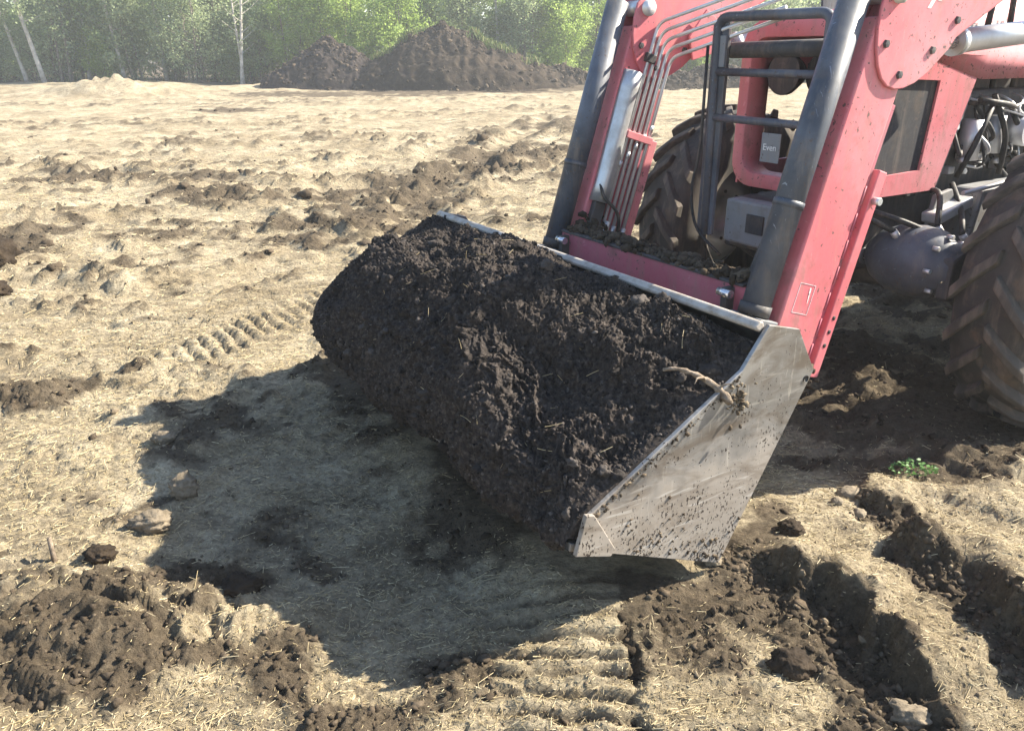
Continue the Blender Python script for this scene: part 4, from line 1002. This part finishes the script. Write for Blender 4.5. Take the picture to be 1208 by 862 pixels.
lf = link('leaves', leaf_mesh(130, .058, .020, RNG), M['weed'], wd_)
MB().tube([(0, 0, -.01), (.004, .002, .02), (.01, .0, .04)], .0015, 6).build('stem', M['weed'], wd_)
p = wpt(583, 262, -.75)
o = MB().tube(bend([Vector(p)+Vector(v) for v in ((-.02, -.10, -.015), (0, -.04, .02), (.02, 0, .035), (.06, .03, .02))], .03), .002, 6).build('straw_stalk', M['straw']); o.location = (TX, TY, 0); o.rotation_euler.z = TA
tag(o, 'pale dry stalk lying over the far end of the soil load', 'stalk')

# ------------------------------------------------------------------ soil mounds at the edge of the field
def mound(name, label, cx, cy, rx, ry, hh, m, seed, peaks, nth=220, nrr=100):
    th = np.linspace(0, 2*math.pi, nth, endpoint=False); rr_ = np.linspace(0, 1, nrr)
    R, T = np.meshgrid(rr_, th, indexing='ij'); X = R*np.cos(T)*rx; Y = R*np.sin(T)*ry
    wob = 1+.12*noise2(np.cos(T)*1.5+seed, np.sin(T)*1.5, seed); X *= wob; Y *= wob
    Z = np.zeros_like(X)
    for (px_, py_, r_, a_) in peaks:
        d = np.sqrt((X-px_)**2+((Y-py_)*rx/ry)**2)/r_
        Z = np.maximum(Z, a_*np.clip(1-d, 0, 1)**.78*.94)
    Z = Z+sst(0, .35, Z)*(.30*fbm(X/1.1, Y/1.1, seed+3, 4, .6)+.16*billow(X/.55, Y/.55, seed+4, 4)+.07*fbm(X/.2, Y/.2, seed+5, 2))
    Z = Z*(1-sst(.88, 1, R))+.06*fbm(X/.5, Y/.5, seed+6, 2)*(1-sst(.9, 1, R))-.12*sst(.92, 1, R)
    V = np.stack([X, Y, Z], -1).reshape(-1, 3)
    i = np.arange(nrr-1)[:, None]; k_ = np.arange(nth)[None]; a = i*nth+k_; b = i*nth+(k_+1) % nth
    F = np.stack([a, a+nth, b+nth, b], -1).reshape(-1, 4)
    o = link(name, np_mesh(name, V, F, True), m); o.location = (cx, cy, .05)
    q = 1400; k2 = RNG.integers(nth*8, len(V), q); S_ = (.02+.09*RNG.random(q)**4).astype(np.float32)
    tag(link('lump', blobs('lump', V[k2], S_, RNG.random(q)*.55, 0, RNG, .7, .42), M['clod'], o), kind='stuff')
    tag(o, label, 'soil mound'); return o, V
mo, mv = mound('soil_mound', 'largest brown soil mound with grass along its crest', -2.5, 37.2, 5.6, 3.4, 2.6, M['mound'], 31,
      [(-.5, 0, 4.3, 2.75), (-.9, -.3, 2.6, 2.2), (.4, .1, 4.2, 2.35), (1.7, .2, 3.7, 1.75), (3.0, .2, 2.9, 1.1), (-2.6, -.6, 2.4, .9)])
mound('soil_mound', 'dark peat coloured mound with a steep top left of the largest mound', -7.9, 37.6, 3.6, 2.6, 2.1, M['peat'], 47, [(0, 0, 2.9, 2.2), (.5, .1, 2.3, 1.75), (-.7, -.1, 2.8, 1.3)])
mound('soil_mound', 'low dark ridge of soil right of the largest mound', 3.4, 38.0, 3.6, 2.0, 1.0, M['mound'], 53, [(-1.4, 0, 2.4, 1.0), (.8, .2, 2.6, .8), (2.0, .2, 1.8, .7)])
mound('soil_mound', 'dark soil bank seen between the loader arm and the trees', 8.0, 37.5, 4.5, 2.2, 1.0, M['mound'], 59, [(-1.4, 0, 2.8, .9), (1.2, .2, 3.0, 1.0)])
# grass on the crest of the largest mound
top = mv[(mv[:, 2] > .95) & (mv[:, 1] > -.35) & ((mv[:, 0] > .6) | (mv[:, 0] < -1.6) | (mv[:, 1] > .3))]
ii = RNG.integers(0, len(top), 4200); n = len(ii)
Pg = top[ii]+RNG.normal(0, .05, (n, 3)); Pg[:, 2] = top[ii][:, 2]+.10
kp = noise2(Pg[:, 0]*.9, Pg[:, 1]*.9, 3) > -.25;  Pg = Pg[kp]; n = len(Pg)
D = np.stack([RNG.normal(0, .35, n), RNG.normal(0, .35, n), np.ones(n)], -1); D /= np.linalg.norm(D, axis=1, keepdims=True)
o = link('grass', strands('grass', Pg, D, RNG.uniform(.15, .42, n), RNG.uniform(.008, .016, n), RNG.random(n), RNG, .5, 2), M['grass'])
o.location = mo.location; tag(o, 'green grass growing along the crest of the largest mound', 'grass', kind='stuff')

# ------------------------------------------------------------------ trees
def tree_meshes(seed, height, spread, stems, leaves, leaf, low=.05, lean=0, birch=False, sparse=1.0):
    rg = np.random.default_rng(seed); rn = random.Random(seed)
    mb = MB(); tips = []
    for s_ in range(stems):
        a = rn.uniform(0, 6.28); off = (0 if stems == 1 else .28*spread)*rn.uniform(.3, 1)
        x0, y0 = off*math.cos(a), off*math.sin(a); hh = height*rn.uniform(.75, 1.0); r0 = (.035+.011*hh)*(.75 if stems > 1 else 1)
        lx, ly = (lean+rn.uniform(-.07, .07))+.12*math.cos(a)*(stems > 1), rn.uniform(-.06, .06)
        pts = []; k = 9
        for j in range(k+1):
            t = j/k; pts.append(Vector((x0+lx*hh*t+.10*math.sin(t*5+a)*t, y0+ly*hh*t+.08*math.cos(t*4+a)*t, -.2+hh*t)))
        mb.tube(pts, [r0*(1-.88*j/k) for j in range(k+1)], 7)
        nb = int(9*sparse)+6
        for b_ in range(nb):
            t = low+(1-low)*((b_+rn.random())/nb); q_ = pts[0].lerp(pts[-1], t)
            j = min(int(t*k), k-1); q_ = pts[j].lerp(pts[j+1], t*k-j)
            aa = rn.uniform(0, 6.28); L_ = spread*rn.uniform(.45, 1.0)*(1.05-.6*t)
            e_ = q_+Vector((math.cos(aa)*L_, math.sin(aa)*L_, L_*rn.uniform(.25, .85)))
            m_ = q_.lerp(e_, .5)+Vector((rn.uniform(-.1, .1), rn.uniform(-.1, .1), rn.uniform(-.15, .05)))*L_*.6
            mb.tube([q_, m_, e_], [r0*.35*(1-.6*t), r0*.22*(1-.6*t), .006], 5, caps=False)
            for u_ in np.linspace(.3, 1.05, 6): tips.append((1-u_)**2*np.array(q_)+2*u_*(1-u_)*np.array(m_)+u_*u_*np.array(e_))
    tips = np.array(tips); nc = len(tips)
    wgt = rg.random(nc)**.8+.12
    ci = rg.choice(nc, leaves, p=wgt/wgt.sum()); cr = (.16+.32*rg.random(nc))*spread*.34
    P = tips[ci]+rg.normal(size=(leaves, 3))*cr[ci][:, None]*np.array([1, 1, .8])
    P[:, 2] = np.maximum(P[:, 2], .04)
    D = rg.normal(size=(leaves, 3)); D[:, 2] -= .25; D /= np.linalg.norm(D, axis=1, keepdims=True)
    S_ = np.cross(D, rg.normal(size=(leaves, 3))); S_ /= np.linalg.norm(S_, axis=1, keepdims=True)
    L_ = rg.uniform(.6, 1.35, leaves)[:, None]*leaf; Nn = np.cross(S_, D)
    V = np.stack([P, P+D*L_*.5+S_*L_*.36+Nn*L_*.08, P+D*L_, P+D*L_*.5-S_*L_*.36+Nn*L_*.08], 1).reshape(-1, 3)
    F = (np.array([[0, 1, 2], [0, 2, 3]])[None]+(np.arange(leaves)*4)[:, None, None]).reshape(-1, 3)
    ct = rg.random(nc); tint = np.clip(.25+.5*ct[ci]+rg.normal(0, .16, leaves), 0, 1)
    crown = np_mesh('crown', V, F, False, {'tint': np.repeat(tint, 4)})
    tm = bpy.data.meshes.new('trunk'); tm.from_pydata(mb.v, [], mb.f); tm.polygons.foreach_set('use_smooth', mb.sm); tm.update()
    return tm, crown
KIND = {}
def kind(key, bark, leafm, **k):
    tm, cm = tree_meshes(**k); tm.materials.append(M[bark]); cm.materials.append(M[leafm]); KIND[key] = (tm, cm)
kind('willow', 'bark', 'leafA', seed=1, height=5.2, spread=2.0, stems=5, leaves=15000, leaf=.11)
kind('alder', 'bark', 'leafB', seed=2, height=6.6, spread=2.2, stems=2, leaves=12000, leaf=.12)
kind('thicket', 'bark', 'leafC', seed=3, height=4.6, spread=2.0, stems=6, leaves=14000, leaf=.12)
kind('young', 'bark', 'leafA', seed=4, height=6.5, spread=1.7, stems=2, leaves=11000, leaf=.10)
kind('pale', 'bark', 'leafB', seed=5, height=6.0, spread=2.2, stems=5, leaves=9000, leaf=.11)
kind('tall', 'bark', 'leafC', seed=6, height=7.5, spread=2.6, stems=2, leaves=11000, leaf=.15, low=.06)
kind('birch', 'birch', 'leafB', seed=7, height=9, spread=1.6, stems=1, leaves=2200, leaf=.11, low=.35)
kind('bare', 'birch', 'leafB', seed=8, height=8, spread=1.5, stems=2, leaves=900, leaf=.10, low=.25)
def tree(key, x, y, s=1.0, rz=0, label=None, group=None, cat='tree', sz=None, tilt=0):
    tm, cm = KIND[key]
    o = empty('tree' if cat == 'tree' else 'bush', (x, y, float(ground_z([x], [y])[0])-.05), rz); o.scale = (s, s, sz or s); o.rotation_euler.y = tilt
    link('trunk', tm, None, o); link('crown', cm, None, o)
    tag(o, label, cat, group); return o
def ty(px, y): return (px-604)/FOC*(y*_c+(CAM_H-1)*_s*0+.3)
FRONT = [('birch', 50, 41.0, 1.0, 'pale slim birch trunk leaning left, second from the left edge', -.10), ('birch', 30, 42.0, .9, 'pale slim birch trunk nearest the left edge', -.12),
    ('bare', 281, 40.6, 1.0, 'forked grey tree almost without leaves left of the peat mound', -.05),
    ('birch', 146, 42.5, .9, 'thin pale trunk rising behind the low sandy hump', -.04), ('birch', 195, 43.5, .95, 'thin pale trunk between the sandy hump and the forked tree', .03),
    ('birch', 120, 44.0, .85, 'slim pale trunk just right of the bare sapling', .05), ('birch', 240, 43.6, .8, 'slim pale trunk left of the forked grey tree', -.03), ('bare', 330, 43.2, .75, 'thin grey sapling between the forked tree and the peat mound', .04), ('birch', 590, 43.4, .8, 'slim pale trunk above the right slope of the largest mound', .02),
    ('bare', 100, 43.0, .8, 'thin bare sapling beside the two leaning birches', .02),
    ('willow', 470, 41.5, 1.0, 'bright yellow green bush behind the saddle between the two dark mounds', 0), ('willow', 400, 42.0, 1.05, 'bright green leafy bush above the peat mound', 0),
    ('willow', 668, 41.0, .85, 'bright green bush right of the largest mound beside the loader arm', 0), ('young', 700, 42.5, 1.0, 'tall fresh green tree directly behind the far loader arm', 0),
    ('pale', 622, 41.5, .9, 'grey green bush behind the right shoulder of the largest mound', 0), ('young', 340, 42.0, .9, 'fresh green young tree left above the peat mound', 0),
    ('pale', 230, 42.0, .95, 'grey green bush left of the forked grey tree', 0), ('alder', 170, 43.0, 1.0, 'soft grey green tree behind the low sandy hump', 0),
    ('pale', 75, 42.5, 1.0, 'pale green bush between the leaning birches', 0), ('thicket', 300, 42.6, .85, 'dark low bush at the foot of the forked grey tree', 0),
    ('alder', 560, 43.0, 1.0, 'grey green tree rising behind the crest of the largest mound', 0), ('alder', 5, 43.5, 1.0, 'grey green tree cut by the left edge', 0),
    ('willow', 818, 42.0, .7, 'green bush glimpsed between the far loader arm and the brush guard', 0)]
for i, (k_, px, y, s, lab, tl_) in enumerate(FRONT):
    tree(k_, ty(px, y), y, s, i*1.7, lab, 'trees at the front of the wood', 'bush' if 'bush' in lab else 'tree', tilt=0)
    if tl_: o_ = [o for o in COL.objects if o.parent is None and o.get('label') == lab][0]; o_.rotation_euler = (0, tl_, 0)
UNDER = [(-24, 'the leaning birches'), (-20.5, 'a pale trunk'), (-17, 'the low sandy hump'), (-13.2, 'the forked grey tree'), (1.5, 'the right shoulder of the largest mound'), (5.2, 'the far loader arm'), (9.0, 'the dark soil bank'), (12.5, 'the brush guard'), (16.5, 'the tractor bonnet')]
for i_, (x_, what) in enumerate(UNDER):
    tree(('pale', 'willow', 'pale')[i_ % 3], x_, 42.6+.5*(i_ % 3), .52+.06*(i_ % 2), i_*2.1, 'low '+('grey green', 'fresh green', 'pale green')[i_ % 3]+' bush of undergrowth behind '+what, 'low bushes at the wood edge', 'bush')
rr_ = random.Random(5)
DEEP = dict(thicket='dark many stemmed bushy tree in the depth of the wood', alder='grey green tree with two stems in the depth of the wood', tall='tall dark tree in the depth of the wood',
    pale='pale grey green bushy tree in the depth of the wood', young='slim fresh green tree in the depth of the wood', willow='bright green bushy tree in the depth of the wood')
seq = ['thicket', 'alder', 'tall', 'pale', 'young', 'thicket', 'tall', 'alder', 'willow']
i = 0
for row, (y, x0, x1, st_) in enumerate(((44.8, -31, 32, 3.0), (48.0, -34, 34, 3.4), (52, -36, 37, 3.0))):
    x = x0
    while x < x1:
        k_ = seq[(i*5+row*2) % len(seq)] if row < 2 else ('tall' if i % 3 else 'thicket')
        tree(k_, x+rr_.uniform(-.7, .7), y+rr_.uniform(-1, 1), rr_.uniform(.85, 1.25), rr_.uniform(0, 6.28), DEEP[k_], 'trees in the depth of the wood')
        x += st_; i += 1

# ------------------------------------------------------------------ haze volume added to pale the far trees like glare veil
hz = MB().box((0, 0, 9.0), (620, 620, 20.5)).build('haze', None)
hm = bpy.data.materials.new('added_haze'); hm.use_nodes = True; t = hm.node_tree; t.nodes.clear()
pv = t.nodes.new('ShaderNodeVolumePrincipled'); pv.inputs['Color'].default_value = (.92, .94, .95, 1); pv.inputs['Density'].default_value = .0028; pv.inputs['Anisotropy'].default_value = .25
ot = t.nodes.new('ShaderNodeOutputMaterial'); t.links.new(pv.outputs[0], ot.inputs['Volume'])
hz.data.materials.append(hm); tag(hz, 'thin added haze that pales the far trees', 'haze', kind='stuff')
print('objects', len(bpy.data.objects), 'tris', sum(len(m.loops)-2*len(m.polygons) for m in bpy.data.meshes))
